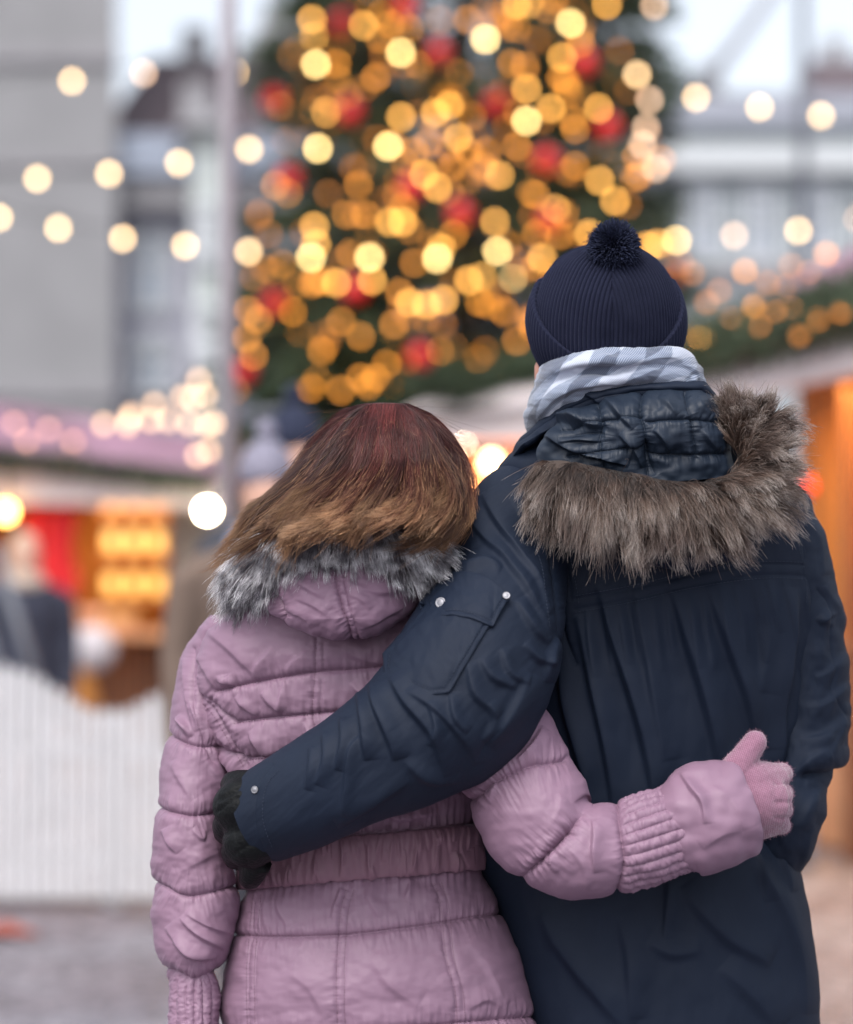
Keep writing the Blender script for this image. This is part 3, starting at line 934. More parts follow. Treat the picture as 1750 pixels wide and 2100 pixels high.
for zz in (.22, .66): MB().box(((x0_ + xe) / 2, ZF - D0 + .036, zz), (xe - x0_, .03, .07)).build('rail', PW, pf)
for xx in np.linspace(x0_, xe, 4): MB().box((xx, ZF - D0 + .09, .4), (.07, .07, .8)).build('post', PW, pf)
# a red leaf-like scrap on the cobbles
g = on_ground(6, 9.25)
lf = MB().add([(g.x - .12, g.y, .004), (g.x, g.y - .1, .03), (g.x + .15, g.y, .01), (g.x, g.y + .12, .05)], [(0, 1, 2, 3)]).build('paper_scrap', simple('rust_red_paper', (.28, .07, .05), .7))
md = lf.modifiers.new('t', 'SOLIDIFY'); md.thickness = .003
tag(lf, 'rust red scrap of paper lying on the cobbles before the picket fence', 'paper')
# leaning grey easel / ladder at far left
ea = empty('step_ladder', on_ground(60, 13), 'dark grey folding ladder leaning at the far left of the stall', 'ladder')
for xa, xb, yy in ((-10, 92, 0), (-70, 20, 0)):
    MB().tube([at(xa, 1120, 13.2), Vector((at(xb, 1480, 13).x, 13 - D0, 0.02)) if False else at(xb, 1460, 13)], .03, 8).build('rail', METALD, ea, True)
MB().tube([at(10, 1200, 13.15), at(-52, 1200, 13.15)], .02, 8).build('rung', METALD, ea, True)
MB().tube([at(92, 1460, 13), Vector((at(120, 1460, 13).x, 13 - D0, .02))], .03, 8).build('foot', METALD, ea, True)
MB().tube([at(20, 1460, 13), Vector((at(40, 1460, 13).x, 13 - D0, .02))], .03, 8).build('foot', METALD, ea, True)

# ---- centre stall behind the couple
ZC = 18.0
a, b = on_ground(868, ZC), on_ground(1330, ZC); cx2 = (a.x + b.x) / 2; yc = a.y; w2 = b.x - a.x
st2 = empty('market_stall', (cx2, yc, 0), 'brightly lit stall with white canopy seen between the two heads', 'stall')
MB().box((cx2, yc + 1.9, 1.2), (w2, .06, 2.4)).build('back_wall', simple('cream_board', (.7, .5, .33), .7), st2)
MB().box((a.x, yc + 1.0, 1.2), (.06, 1.8, 2.4)).build('side_wall', WOOD4, st2)
MB().box((b.x, yc + 1.0, 1.2), (.06, 1.8, 2.4)).build('side_wall', WOOD4, st2)
MB().box((cx2, yc, 1.0), (w2 + .1, .5, .05)).build('counter', WOOD4, st2)
MB().box((cx2, yc + .1, .49), (w2, .04, .96)).build('front_boards', WOOD, st2)
MB().prism([(a.x - .15, yc - .5, 2.36), (b.x + .2, yc - .5, 2.4), (b.x + .2, yc - .5, 2.66), (a.x - .15, yc - .5, 2.56)], (0, 0, 0), (0, .05, 0)).build('fascia', CLOTHW, st2)
MB().add([(a.x - .15, yc - .5, 2.58), (b.x + .2, yc - .5, 2.68), (b.x + .1, yc + .9, 3.0), (a.x + .3, yc + .9, 2.9), (b.x + .2, yc + 2.1, 2.5), (a.x - .15, yc + 2.1, 2.5),
          (a.x - .15, yc - .5, 2.53), (b.x + .2, yc - .5, 2.63), (b.x + .2, yc + 2.1, 2.45), (a.x - .15, yc + 2.1, 2.45)],
         [(0, 1, 2, 3), (3, 2, 4, 5), (0, 6, 7, 1), (6, 9, 8, 7), (9, 5, 4, 8), (0, 3, 5, 9, 6), (1, 7, 8, 4, 2)]).build('canopy', CLOTHW, st2)
for (x, y, rr, lab) in [(952, 905, .024, 'bright white globe lamp hanging in the centre stall between the heads'), (1008, 948, .05, 'softer warm globe lamp low in the centre stall')]:
    p = at(x, y, ZC - .2)
    rt = empty('globe_lamp', p + Vector((0, 0, .2)), lab, 'lamp')
    MB().ball(p, rr, 16, 12).build('globe', LAMPW if rr < .03 else emit('warm_lamp_glow_soft', (1, .62, .3), 14), rt, True)
    MB().tube([p + Vector((0, 0, rr)), p + Vector((0, 0, .3))], .012, 6).build('cord', WIRE, rt)
al = bpy.data.lights.new('stall_lamp', 'AREA'); al.energy = 125; al.color = (1, .66, .36); al.size = 1.2
ao = bpy.data.objects.new('stall_lamp', al); COL.objects.link(ao); ao.location = (a.x + .7, yc + .7, 2.3)
garland('fir garland sagging over the white canopy of the centre stall', [(860, 790), (950, 800), (1050, 770), (1330, 730)], ZC - .6, .12)

# ---- right stall: runs from 12.2 m towards the camera on the right
A0, A1 = on_ground(1436, 12.6), on_ground(1990, 9.6)
dr = (A1 - A0).normalized(); nrm = Vector((-dr.y, dr.x, 0)); nrm = nrm if nrm.x > 0 else -nrm      # away from the square
LR = (A1 - A0).length
st3 = empty('market_stall', (A0 + A1) / 2, 'orange board market stall with broad white eaves behind the man', 'stall')


def rs(u, v, z): q = A0 + dr * u + nrm * v; return (q.x, q.y, z)


def slab(name, u0, u1, v0, v1, z0, z1, mat, par=None):
    par = par or st3
    return MB().add([rs(u0, v0, z0), rs(u1, v0, z0), rs(u1, v1, z0), rs(u0, v1, z0), rs(u0, v0, z1), rs(u1, v0, z1), rs(u1, v1, z1), rs(u0, v1, z1)],
                    [(3, 2, 1, 0), (4, 5, 6, 7), (0, 1, 5, 4), (1, 2, 6, 5), (2, 3, 7, 6), (3, 0, 4, 7)]).build(name, mat, par)


bd = MB()
nb = 26
for i in range(nb):
    u0 = LR * i / nb; u1 = LR * (i + 1) / nb - .012; v = .55 + .006 * (i % 2)
    bd.add([rs(u0, v, 1.06), rs(u1, v, 1.06), rs(u1, v + .03, 1.06), rs(u0, v + .03, 1.06), rs(u0, v, 2.45), rs(u1, v, 2.45), rs(u1, v + .03, 2.45), rs(u0, v + .03, 2.45)],
           [(3, 2, 1, 0), (4, 5, 6, 7), (0, 1, 5, 4), (1, 2, 6, 5), (2, 3, 7, 6), (3, 0, 4, 7)])
bd.build('wall', WOOD, st3)
bd = MB()
for i in range(nb):
    u0 = LR * i / nb; u1 = LR * (i + 1) / nb - .012; v = .5 + .006 * (i % 2)
    bd.add([rs(u0, v, .03), rs(u1, v, .03), rs(u1, v + .03, .03), rs(u0, v + .03, .03), rs(u0, v, 1.02), rs(u1, v, 1.02), rs(u1, v + .03, 1.02), rs(u0, v + .03, 1.02)],
           [(3, 2, 1, 0), (4, 5, 6, 7), (0, 1, 5, 4), (1, 2, 6, 5), (2, 3, 7, 6), (3, 0, 4, 7)])
bd.build('front_boards', WOOD4, st3)
slab('counter', -.02, LR, .38, .7, 1.02, 1.06, WOOD4)
slab('post', 1.05, 1.15, .34, .44, 0.02, 2.3, WOOD2)
slab('back_wall', 0, LR, 2.3, 2.36, 0, 2.5, WOOD)
slab('side_wall', 0, .05, .6, 2.3, 0, 2.5, WOOD)
slab('fascia', -.3, LR + .5, -.12, -.06, 2.25, 2.41, CLOTHW)
slab('soffit', -.3, LR + .5, -.06, .56, 2.40, 2.43, CLOTHW)
MB().add([rs(-.35, -.18, 2.44), rs(LR + .5, -.18, 2.44), rs(LR + .5, 1.3, 3.35), rs(-.35, 1.3, 3.35), rs(LR + .5, 2.8, 2.5), rs(-.35, 2.8, 2.5), rs(-.35, -.18, 2.425), rs(LR + .5, -.18, 2.425)],
         [(0, 1, 2, 3), (3, 2, 4, 5), (0, 6, 7, 1), (0, 3, 5, 6), (1, 7, 4, 2), (6, 5, 4, 7)]).build('roof', ROOF_R, st3)
MB().add([rs(-.36, .3, 2.76), rs(LR + .5, .3, 2.76), rs(LR + .5, .9, 3.13), rs(-.36, .9, 3.13)], [(0, 1, 2, 3)]).build('roof_cover', ROOF_M, st3)
for w_, u_, z_, lab in (('globe_lamp', 1.7, 2.1, 'warm globe lamp under the white eaves of the right stall'),):
    p = Vector(rs(2.9, .25, 2.15))
al = bpy.data.lights.new('stall_lamp', 'AREA'); al.energy = 42; al.color = (1, .55, .18); al.size = 2.0; al.shape = 'RECTANGLE'; al.size_y = .3
ao = bpy.data.objects.new('stall_lamp', al); COL.objects.link(ao); q = Vector(rs(1.7, .2, 2.36)); ao.location = q
ao.rotation_euler = (math.radians(-14), 0, math.atan2(dr.y, dr.x))


def on_line(px, v, z):
    """garland points on the roof: parameter u where the sight column px meets the stall line"""
    best = min(np.linspace(-.4, LR + .6, 200), key=lambda u: abs(proj(np.array([rs(u, v, z)]))[0][0] - px))
    return Vector(rs(best, v, z))


def roof_garland(label, v, z, rad, lights):
    P3 = [Vector(rs(u, v, z)) for u in np.linspace(-.4, LR + .4, 9)]
    root = empty('fir_garland', P3[0], label, 'garland', 'fir garlands on the stall roofs')
    C = catmull(np.array(P3), 90); V = []
    for c in C:
        n = 90
        q = nr_.normal(size=(n, 3)); q /= np.linalg.norm(q, axis=1)[:, None]
        cc = c + q * rad * (.3 + .7 * nr_.rand(n, 1)); dd = q + nr_.normal(size=(n, 3)) * .5; dd /= np.linalg.norm(dd, axis=1)[:, None]
        w = np.cross(dd, nr_.normal(size=(n, 3))); w /= np.linalg.norm(w, axis=1)[:, None]; w *= .009
        V.append(np.stack([cc - w, cc + w, cc + dd * .07], 1).reshape(-1, 3))
    V = np.concatenate(V); mesh('foliage', V, np.arange(len(V)).reshape(-1, 3), NEEDLE2, root, False)
    MB().tube([Vector(c) for c in C[::6]], rad * .3, 6).build('stem', BARK, root, True)
    for x, y, mt in lights:
        q = on_line(x, v, z); zc = q.y + D0 - rad - .09
        MB().ball(at(x, y, zc), .019, 10, 8).build('bulb', mt, root, True)


roof_garland('dense fir garland lying along the lower edge of the right stall roof', -.14, 2.53, .17, [(1440, 690, B_B), (1412, 692, B_C), (1678, 655, B_D), (1624, 636, B_D), (1548, 628, B_C), (1590, 640, B_D), (1640, 690, B_D), (1500, 655, B_D), (1725, 640, B_D), (1560, 670, B_D)])
roof_garland('fir garland along the ridge of the right stall roof', 1.25, 3.42, .16, [(1674, 594, B_C), (1712, 580, B_B), (1528, 556, B_C), (1622, 545, B_D), (1475, 597, B_D), (1695, 520, B_C), (1575, 580, B_D), (1610, 590, B_D), (1660, 560, B_D), (1420, 560, B_D), (1450, 620, B_D)])
p = at(1652, 1000, 11.2)
rt = empty('red_bauble', p, 'orange red bauble hanging by the orange boards behind the man\'s shoulder', 'bauble')
MB().ball(p, .045, 16, 12).build('ball', simple('orange_red_lacquer', (.8, .03, .01), .4), rt, True)
MB().tube([p + Vector((0, 0, .04)), p + Vector((0, 0, .3))], .004, 6).build('string', WIRE, rt)
g = Vector(rs(1.2, .0, 0))
bx = empty('litter_bin', g, 'small dark box standing at the foot of the right stall', 'bin')
MB().box(g + Vector((0, 0, .16)), (.2, .2, .26)).build('body', METALD, bx)
MB().box(g + Vector((0, 0, .30)), (.23, .23, .03)).build('lid', WOOD2, bx)


# ---- passers-by (out of focus)
def walker(label, px, z, height, hat, coat, scarf_c, hat_kind, turn=0.0, hair_c=(.1, .06, .04)):
    g = on_ground(px, z); k = height / 1.75
    root = empty('person', g, label, 'person')
    skin = simple('skin_b', (.55, .32, .24), .6)
    def q(x, y, zz): 
        c, s_ = math.cos(turn), math.sin(turn)
        return np.array([g.x + (x * c - y * s_) * k, g.y + (x * s_ + y * c) * k, zz * k])
    def ring(c, rx, ry, n=20):
        th = np.linspace(0, 2 * np.pi, n, endpoint=False)
        return np.stack([q(c[0] + rx * math.cos(t), c[1] + ry * math.sin(t), c[2]) for t in th])
    def lf(L): return cap_grid(np.stack([ring(c, rx, ry) for c, rx, ry in L]))
    head = lf([((0, -.01, 1.50), .04, .04), ((0, -.02, 1.53), .06, .07), ((0, -.01, 1.60), .075, .092), ((0, 0, 1.66), .077, .098), ((0, 0, 1.72), .06, .075), ((0, 0, 1.75), .02, .03)])
    neck = lf([((0, .01, 1.40), .07, .06), ((0, 0, 1.55), .055, .055)])
    tor = lf([((0, 0, .85), .16, .11), ((0, 0, 1.05), .15, .10), ((0, 0, 1.25), .19, .11), ((0, 0, 1.40), .18, .09), ((0, 0, 1.47), .07, .06)])
    legs = [lf([((s_ * .09, 0, .05), .045, .05), ((s_ * .09, 0, .45), .06, .06), ((s_ * .09, 0, .9), .09, .09)]) for s_ in (-1, 1)]
    arms = [lf([((s_ * .25, -.06, .72), .03, .04), ((s_ * .25, -.05, .80), .035, .04), ((s_ * .25, .01, 1.1), .042, .045), ((s_ * .2, 0, 1.4), .06, .06)]) for s_ in (-1, 1)]
    nose = cap_grid(np.stack([q(0, -.09, 1.66) + (np.stack([[math.cos(t) * .006, 0, math.sin(t) * .006] for t in np.linspace(0, 6.283, 8, endpoint=False)])),
                              q(0, -.115, 1.615) + (np.stack([[math.cos(t) * .016, 0, math.sin(t) * .012] for t in np.linspace(0, 6.283, 8, endpoint=False)]))]))
    remesh_union('body', [head, neck, tor, nose] + legs + arms, .014, skin, root, 2)
    ct = lf([((0, 0, .62), .235, .18), ((0, 0, .9), .20, .15), ((0, 0, 1.1), .19, .14), ((0, 0, 1.3), .225, .145), ((0, 0, 1.42), .21, .12), ((0, 0, 1.49), .09, .08)])
    ar = [lf([((s_ * .27, -.06, .80), .05, .055), ((s_ * .275, 0, 1.1), .065, .07), ((s_ * .24, 0, 1.36), .075, .08), ((s_ * .15, 0, 1.44), .06, .06)]) for s_ in (-1, 1)]
    cm = simple('coat_cloth', coat, .8, .12, 9)
    remesh_union('coat', [ct] + ar, .016, cm, root, 4)
    tr = [lf([((s_ * .09, 0, .07), .06, .065), ((s_ * .09, 0, .45), .075, .08), ((s_ * .08, 0, .85), .1, .1)]) for s_ in (-1, 1)]
    remesh_union('trousers', tr, .016, simple('trouser_cloth', (.03, .03, .04), .8), root, 3)
    for s_ in (-1, 1): remesh_union('boot', [lf([((s_ * .09, -.05, .0), .05, .13), ((s_ * .09, -.045, .05), .048, .12), ((s_ * .09, .0, .1), .045, .06), ((s_ * .09, .01, .2), .055, .06)])], .012, simple('boot_leather', (.03, .02, .018), .5), root, 2)
    grid_obj('scarf', lf([((0, 0, 1.42), .12, .11), ((0, 0, 1.46), .135, .125), ((0, 0, 1.50), .11, .11), ((0, 0, 1.53), .08, .08)]), simple('scarf_cloth', scarf_c, .9, .2, 30), root)
    if hat_kind == 'hat':
        h = grid_obj('hat', lf([((0, .01, 1.655), .088, .105), ((0, .01, 1.70), .09, .108), ((0, .01, 1.76), .075, .09), ((0, .01, 1.80), .03, .04)]), simple('hat_wool', hat, .95, .15, 40), root)
        mb = MB().ball(q(0, .01, 1.83), .035 * k, 10, 8); mb.build('pompom', simple('hat_pompom', hat, .95), h, True)
    else:
        grid_obj('hair', lf([((0, .045, 1.45), .085, .05), ((0, .035, 1.55), .095, .075), ((0, .025, 1.66), .09, .095), ((0, .015, 1.74), .07, .085), ((0, .01, 1.77), .02, .02)]), simple('hair_b', hair_c, .6), root)
    return root


walker('passer-by in a dark navy hat and dark coat seen just above the woman\'s hair', 604, 8.2, 1.90, (.015, .02, .045), (.03, .035, .05), (.06, .07, .10), 'hat', .3)
walker('passer-by in a lilac grey hat and brown coat beside the light pole', 546, 7.8, 1.76, (.22, .21, .27), (.13, .09, .07), (.36, .33, .42), 'hat', .1)
walker('stall visitor with fair hair and dark blue jacket at the far left', 52, 13.6, 1.62, (.6, .5, .4), (.03, .035, .06), (.5, .4, .33), 'hair', .4, (.5, .38, .27))
# ================================================================== THE MAN
def fabric(name, col, rough=.5, spec=.5, sheen=0.0, weave=2200, wstr=.12, var=.08, sheen_col=None, wrinkle=0.0, coat=0.0):
    m, nt, b = new_mat(name)
    tc = nd(nt, 'ShaderNodeTexCoord')
    n = nd(nt, 'ShaderNodeTexNoise', Scale=5.0, Detail=6.0); nt.links.new(tc.outputs['Object'], n.inputs['Vector'])
    r = nd(nt, 'ShaderNodeValToRGB'); r.color_ramp.elements[0].position = .3; r.color_ramp.elements[1].position = .7
    r.color_ramp.elements[0].color = (*[c * (1 - var) for c in col], 1); r.color_ramp.elements[1].color = (*[c * (1 + var) for c in col], 1)
    nt.links.new(n.outputs['Fac'], r.inputs['Fac']); nt.links.new(r.outputs['Color'], b.inputs['Base Color'])
    b.inputs['Roughness'].default_value = rough; b.inputs['Specular IOR Level'].default_value = spec
    b.inputs['Sheen Weight'].default_value = sheen; b.inputs['Sheen Roughness'].default_value = .4
    if sheen_col: b.inputs['Sheen Tint'].default_value = (*sheen_col, 1)
    w = nd(nt, 'ShaderNodeTexNoise', Scale=float(weave), Detail=2.0); nt.links.new(tc.outputs['Object'], w.inputs['Vector'])
    bp = nd(nt, 'ShaderNodeBump', Strength=wstr, Distance=.001); nt.links.new(w.outputs['Fac'], bp.inputs['Height'])
    last = bp
    if wrinkle > 0:
        w2 = nd(nt, 'ShaderNodeTexNoise', Scale=28.0, Detail=4.0, Distortion=.8); nt.links.new(tc.outputs['Object'], w2.inputs['Vector'])
        b2 = nd(nt, 'ShaderNodeBump', Strength=wrinkle, Distance=.006); nt.links.new(w2.outputs['Fac'], b2.inputs['Height'])
        nt.links.new(bp.outputs['Normal'], b2.inputs['Normal']); last = b2
    nt.links.new(last.outputs['Normal'], b.inputs['Normal'])
    return m


NAVY = fabric('navy_parka_shell', (.0068, .0125, .0275), .66, .22, .0, 2200, .3, .14, (.5, .65, 1.0), .05)
NAVYL = fabric('navy_quilt_lining', (.013, .021, .037), .50, .30, .0, 2600, .08, .12, (.5, .65, 1.0), .06)
DARKIN = simple('dark_cuff_lining', (.01, .011, .014), .8)
SKIN = simple('skin', (.55, .27, .20), .5, .06, 30)
SNAP = simple('snap_metal', (.20, .20, .22), .45, .1, 200, metal=1.0)
LEATHER = simple('black_glove_leather', (.0045, .0052, .006), .5, .2, 40, spec=.13, bump=.25, bscale=220)


def hair_mat(name, ramp, rough=.45, var=.35, patch=None, pscale=18.0, spec=.4, shade=False):
    """ramp: list of (pos, rgb) root->tip; patch: (ramp2) mixed by object-space noise"""
    m, nt, b = new_mat(name)
    hi = nd(nt, 'ShaderNodeHairInfo')
    def mk(rp):
        r = nd(nt, 'ShaderNodeValToRGB'); els = r.color_ramp.elements
        while len(els) < len(rp): els.new(.5)
        for e, (p, c) in zip(els, rp): e.position = p; e.color = (*c, 1)
        nt.links.new(hi.outputs['Intercept'], r.inputs['Fac']); return r.outputs['Color']
    col = mk(ramp)
    if patch:
        tc = nd(nt, 'ShaderNodeTexCoord'); n = nd(nt, 'ShaderNodeTexNoise', Scale=pscale, Detail=3.0); nt.links.new(tc.outputs['Object'], n.inputs['Vector'])
        r2 = nd(nt, 'ShaderNodeValToRGB'); r2.color_ramp.elements[0].position = .42; r2.color_ramp.elements[1].position = .62
        nt.links.new(n.outputs['Fac'], r2.inputs['Fac'])
        mx = nd(nt, 'ShaderNodeMix'); mx.data_type = 'RGBA'
        nt.links.new(r2.outputs['Color'], mx.inputs[0]); nt.links.new(col, mx.inputs[6]); nt.links.new(mk(patch), mx.inputs[7]); col = mx.outputs[2]
    hv = nd(nt, 'ShaderNodeHueSaturation')
    mr = nd(nt, 'ShaderNodeMapRange'); mr.inputs['To Min'].default_value = 1 - var; mr.inputs['To Max'].default_value = 1 + var
    nt.links.new(hi.outputs['Random'], mr.inputs['Value']); nt.links.new(mr.outputs['Result'], hv.inputs['Value']); nt.links.new(col, hv.inputs['Color'])
    out_c = hv.outputs['Color']
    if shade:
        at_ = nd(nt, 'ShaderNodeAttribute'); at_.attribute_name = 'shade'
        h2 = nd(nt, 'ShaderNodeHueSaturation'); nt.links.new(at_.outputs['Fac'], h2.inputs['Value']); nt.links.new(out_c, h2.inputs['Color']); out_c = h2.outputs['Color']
    nt.links.new(out_c, b.inputs['Base Color'])
    b.inputs['Roughness'].default_value = rough; b.inputs['Specular IOR Level'].default_value = spec
    return m


man = empty('person', (0.22, 0.13, 0), 'man in a dark navy parka and knitted bobble hat with his arm round the woman', 'person')

# ---- coat torso
rows = [(862, 1150, 1420, .06, .075, 2.0), (885, 1120, 1450, .065, .09, 2.0), (915, 1072, 1510, .08, .105, 2.1), (950, 1030, 1570, .095, .118, 2.2), (990, 1010, 1622, .11, .128, 2.3),
        (1040, 1002, 1662, .115, .138, 2.4), (1110, 1002, 1686, .12, .145, 2.4), (1200, 1008, 1690, .125, .15, 2.4), (1330, 1020, 1682, .13, .152, 2.3), (1420, 1030, 1664, .13, .15, 2.3),
        (1560, 1010, 1632, .13, .145, 2.2), (1700, 965, 1618, .13, .142, 2.2), (1760, 970, 1635, .13, .15, 2.2), (1850, 1008, 1658, .135, .16, 2.2), (2000, 1048, 1674, .14, .168, 2.2), (2120, 1068, 1684, .145, .172, 2.2), (2420, 1085, 1705, .15, .18, 2.2)]
G = loft_rows(rows, 620, 760)
f = Field(.85, 1.05)
# long soft drape folds down the back
for pts, a, w, w2 in [
    ([(1185, 1260), (1215, 1400), (1240, 1520), (1258, 1640), (1262, 1700)], .010, 10, 34),
    ([(1228, 1200), (1262, 1320), (1300, 1440), (1330, 1560), (1348, 1680)], .013, 10, 44),
    ([(1300, 1190), (1325, 1330), (1345, 1450), (1365, 1560)], .008, 12, 40),
    ([(1375, 1190), (1405, 1300), (1440, 1420), (1468, 1540), (1480, 1600)], .012, 10, 42),
    ([(1452, 1200), (1490, 1320), (1530, 1430), (1556, 1540)], .010, 9, 36),
    ([(1630, 1205), (1618, 1330), (1600, 1450), (1588, 1580)], .011, 30, 10),
    ([(1655, 1380), (1632, 1460), (1600, 1540), (1580, 1620)], .008, 26, 9),
    ([(1150, 1330), (1160, 1440), (1190, 1560), (1215, 1660)], .009, 10, 30),
    ([(1560, 1190), (1575, 1290), (1560, 1420)], .006, 12, 28),
]: f.fold(pts, a * 1.35, w, w2)
# yoke and armhole seams, stitched double
for dy in (0, 22):
    f.crease([(1180, 1228 + dy), (1300, 1206 + dy), (1420, 1178 + dy), (1560, 1158 + dy), (1672, 1160 + dy)], .0022, 3, taper=False)
f.seam([(1100, 1060), (1135, 1140), (1148, 1230), (1158, 1300), (1180, 1360)], .006, 5, .0012, 14, 9)
f.crease([(1126, 1060), (1160, 1140), (1172, 1230)], .0018, 3, taper=False)
f.seam([(1640, 1010), (1662, 1090), (1677, 1180), (1676, 1330), (1662, 1440)], .006, 5, .001, 16, 11)
f.crease([(1622, 1010), (1645, 1090), (1659, 1180)], .0018, 3, taper=False)
for i in range(14):       # little gathers under the yoke
    x = 1200 + i * 34 + rng.uniform(-8, 8); y = 1250 - (x - 1180) * .16
    f.fold([(x, y), (x + 8, y + rng.uniform(40, 90)), (x + 20, y + rng.uniform(110, 170))], .0035, 6, 12)
# waist drawcord and skirt folds
f.crease([(1040, 1720), (1200, 1716), (1360, 1712), (1500, 1716), (1640, 1730)], .010, 26, taper=False)
f.seam([(1560, 1718), (1600, 1708), (1640, 1712)], .004, 6, .004, 40, 16)
for pts, a, w, w2 in [
    ([(1370, 1790), (1367, 1850), (1362, 1925)], .009, 5, 26),
    ([(1400, 1815), (1440, 1870), (1500, 1930), (1585, 1975)], .012, 16, 36),
    ([(1330, 1930), (1380, 1955), (1440, 1945)], .007, 14, 30),
    ([(1110, 1870), (1160, 1950), (1230, 2040), (1290, 2110)], .012, 18, 40),
    ([(1540, 1760), (1600, 1850), (1640, 1960), (1656, 2080)], .009, 12, 30),
    ([(1270, 1870), (1290, 1960), (1300, 2090)], .008, 14, 36),
    ([(1480, 1980), (1540, 2040), (1600, 2110)], .009, 18, 40),
    ([(1585, 1718), (1605, 1770), (1625, 1830)], .008, 7, 18),
    ([(1550, 1715), (1560, 1775), (1575, 1850)], .007, 7, 20),
]: f.fold(pts, a, w, w2)
f.func(lambda x, y: .0045 * fbm(x / 170, y / 260, 3.1, 3) + .0012 * fbm(x / 40, y / 70, 8.2, 2))
f.func(lambda x, y: .010 * np.exp(-((y - 1650) / 60) ** 2) * np.sin(x / 23.0 + np.sin(y / 60)) * .35)
G = f.apply(G)
coat = grid_obj('coat', cap_grid(G), NAVY, man)
MAN_B = bvh_of(G)

# ---- right sleeve (hanging, hand in pocket)
rows = [(985, 1560, 1618, .12, .06, 2), (1010, 1556, 1652, .125, .08, 2), (1050, 1560, 1672, .13, .088, 2.1), (1110, 1568, 1694, .135, .092, 2.1), (1200, 1575, 1716, .14, .092, 2.1), (1330, 1572, 1737, .145, .092, 2.1),
        (1420, 1566, 1741, .145, .092, 2.1), (1500, 1562, 1738, .14, .09, 2.1), (1575, 1562, 1731, .13, .088, 2.1), (1592, 1558, 1712, .125, .08, 2.1), (1612, 1556, 1698, .12, .078, 2.1), (1680, 1552, 1690, .105, .076, 2.1),
        (1740, 1550, 1664, .11, .07, 2.1), (1790, 1545, 1640, .125, .06, 2.1), (1835, 1540, 1600, .135, .045, 2.1)]
G = loft_rows(rows, 420, 300)
f = Field(.9, .85)
for pts, a, w, w2 in [([(1690, 1200), (1722, 1250), (1735, 1300)], .006, 8, 20), ([(1680, 1262), (1690, 1275), (1715, 1280)], .005, 8, 14), ([(1680, 1280), (1700, 1262), (1706, 1268)], .006, 6, 12),
                      ([(1740, 1340), (1700, 1380), (1672, 1392)], .008, 9, 20), ([(1742, 1400), (1700, 1440), (1655, 1455)], .009, 10, 24), ([(1735, 1470), (1690, 1510), (1640, 1520)], .010, 10, 24),
                      ([(1700, 1540), (1660, 1560), (1620, 1600)], .008, 9, 22), ([(1735, 1440), (1722, 1500), (1700, 1560)], .006, 8, 18), ([(1690, 1610), (1665, 1640), (1640, 1700)], .007, 9, 22),
                      ([(1672, 1690), (1655, 1730), (1640, 1790)], .006, 8, 20), ([(1650, 1060), (1680, 1110), (1690, 1180)], .006, 8, 24)]: f.fold(pts, a, w, w2)
f.crease([(1678, 1210), (1700, 1240), (1706, 1300), (1712, 1370), (1708, 1420), (1730, 1470), (1736, 1530)], .0025, 4, taper=False)
f.seam([(1650, 1592), (1690, 1590), (1730, 1584)], .010, 7, .0012, 20, 12)
f.func(lambda x, y: .004 * fbm(x / 60, y / 80, 1.1, 3))
G = f.apply(G)
slv = grid_obj('sleeve', cap_grid(G), NAVY, coat)

# ---- left sleeve round the woman
spine = [(1100, 985, .10, 80), (1085, 1030, .08, 106), (1052, 1105, .035, 125), (1036, 1205, -.02, 130), (1000, 1310, -.08, 156), (940, 1425, -.125, 163), (855, 1505, -.135, 142), (745, 1570, -.13, 118),
         (650, 1622, -.11, 106), (575, 1658, -.085, 98), (536, 1676, -.07, 93)]
GL0 = tube_spine(spine, 620, 620)
f = Field(.75, .95)
for pts, a, w, w2 in [
    # shoulder: folds dropping from the shoulder point
    ([(990, 1010), (1020, 1070), (1065, 1140), (1105, 1200), (1128, 1260)], .012, 9, 34),
    ([(960, 1060), (1000, 1110), (1040, 1150), (1100, 1240), (1135, 1300)], .010, 8, 30),
    ([(1050, 1010), (1090, 1080), (1130, 1150)], .009, 9, 26),
    ([(925, 1150), (960, 1158), (1000, 1150), (1030, 1165)], .010, 16, 7),
    ([(1060, 1230), (1095, 1290), (1130, 1318)], .009, 9, 22), ([(1075, 1320), (1105, 1352), (1140, 1360)], .008, 8, 18),
    ([(1150, 1310), (1125, 1350), (1120, 1400)], .010, 8, 20),
    # below the pocket / elbow
    ([(760, 1400), (772, 1450), (800, 1520), (812, 1560)], .016, 8, 30),
    ([(735, 1420), (745, 1480), (752, 1560)], .014, 8, 26),
    ([(800, 1385), (830, 1440), (880, 1500), (905, 1560), (912, 1590)], .013, 8, 32),
    ([(835, 1415), (900, 1460), (960, 1530), (975, 1570)], .010, 9, 30),
    ([(700, 1470), (705, 1520), (690, 1580)], .011, 7, 22), ([(665, 1500), (668, 1560), (650, 1610)], .009, 7, 20),
    ([(745, 1505), (720, 1545), (705, 1640), (703, 1670)], .009, 7, 20),
    ([(640, 1530), (638, 1575), (628, 1620)], .008, 7, 18), ([(690, 1690), (760, 1650), (840, 1600)], .008, 10, 22),
    ([(925, 1420), (930, 1470), (955, 1500)], .008, 7, 18), ([(960, 1360), (970, 1420), (1000, 1450), (1018, 1470)], .009, 8, 22),
    ([(880, 1440), (892, 1490), (880, 1530)], .009, 7, 18), ([(1000, 1440), (1010, 1480), (990, 1520)], .007, 8, 18),
    ([(830, 1560), (880, 1600), (950, 1600)], .008, 10, 22), ([(1090, 1380), (1060, 1440), (1000, 1530)], .009, 12, 30), ([(985, 1350), (1010, 1390), (1060, 1410)], .008, 8, 18),
    ([(1030, 1330), (1045, 1380), (1085, 1400)], .007, 8, 18),
]: f.fold(pts, a, w, w2)
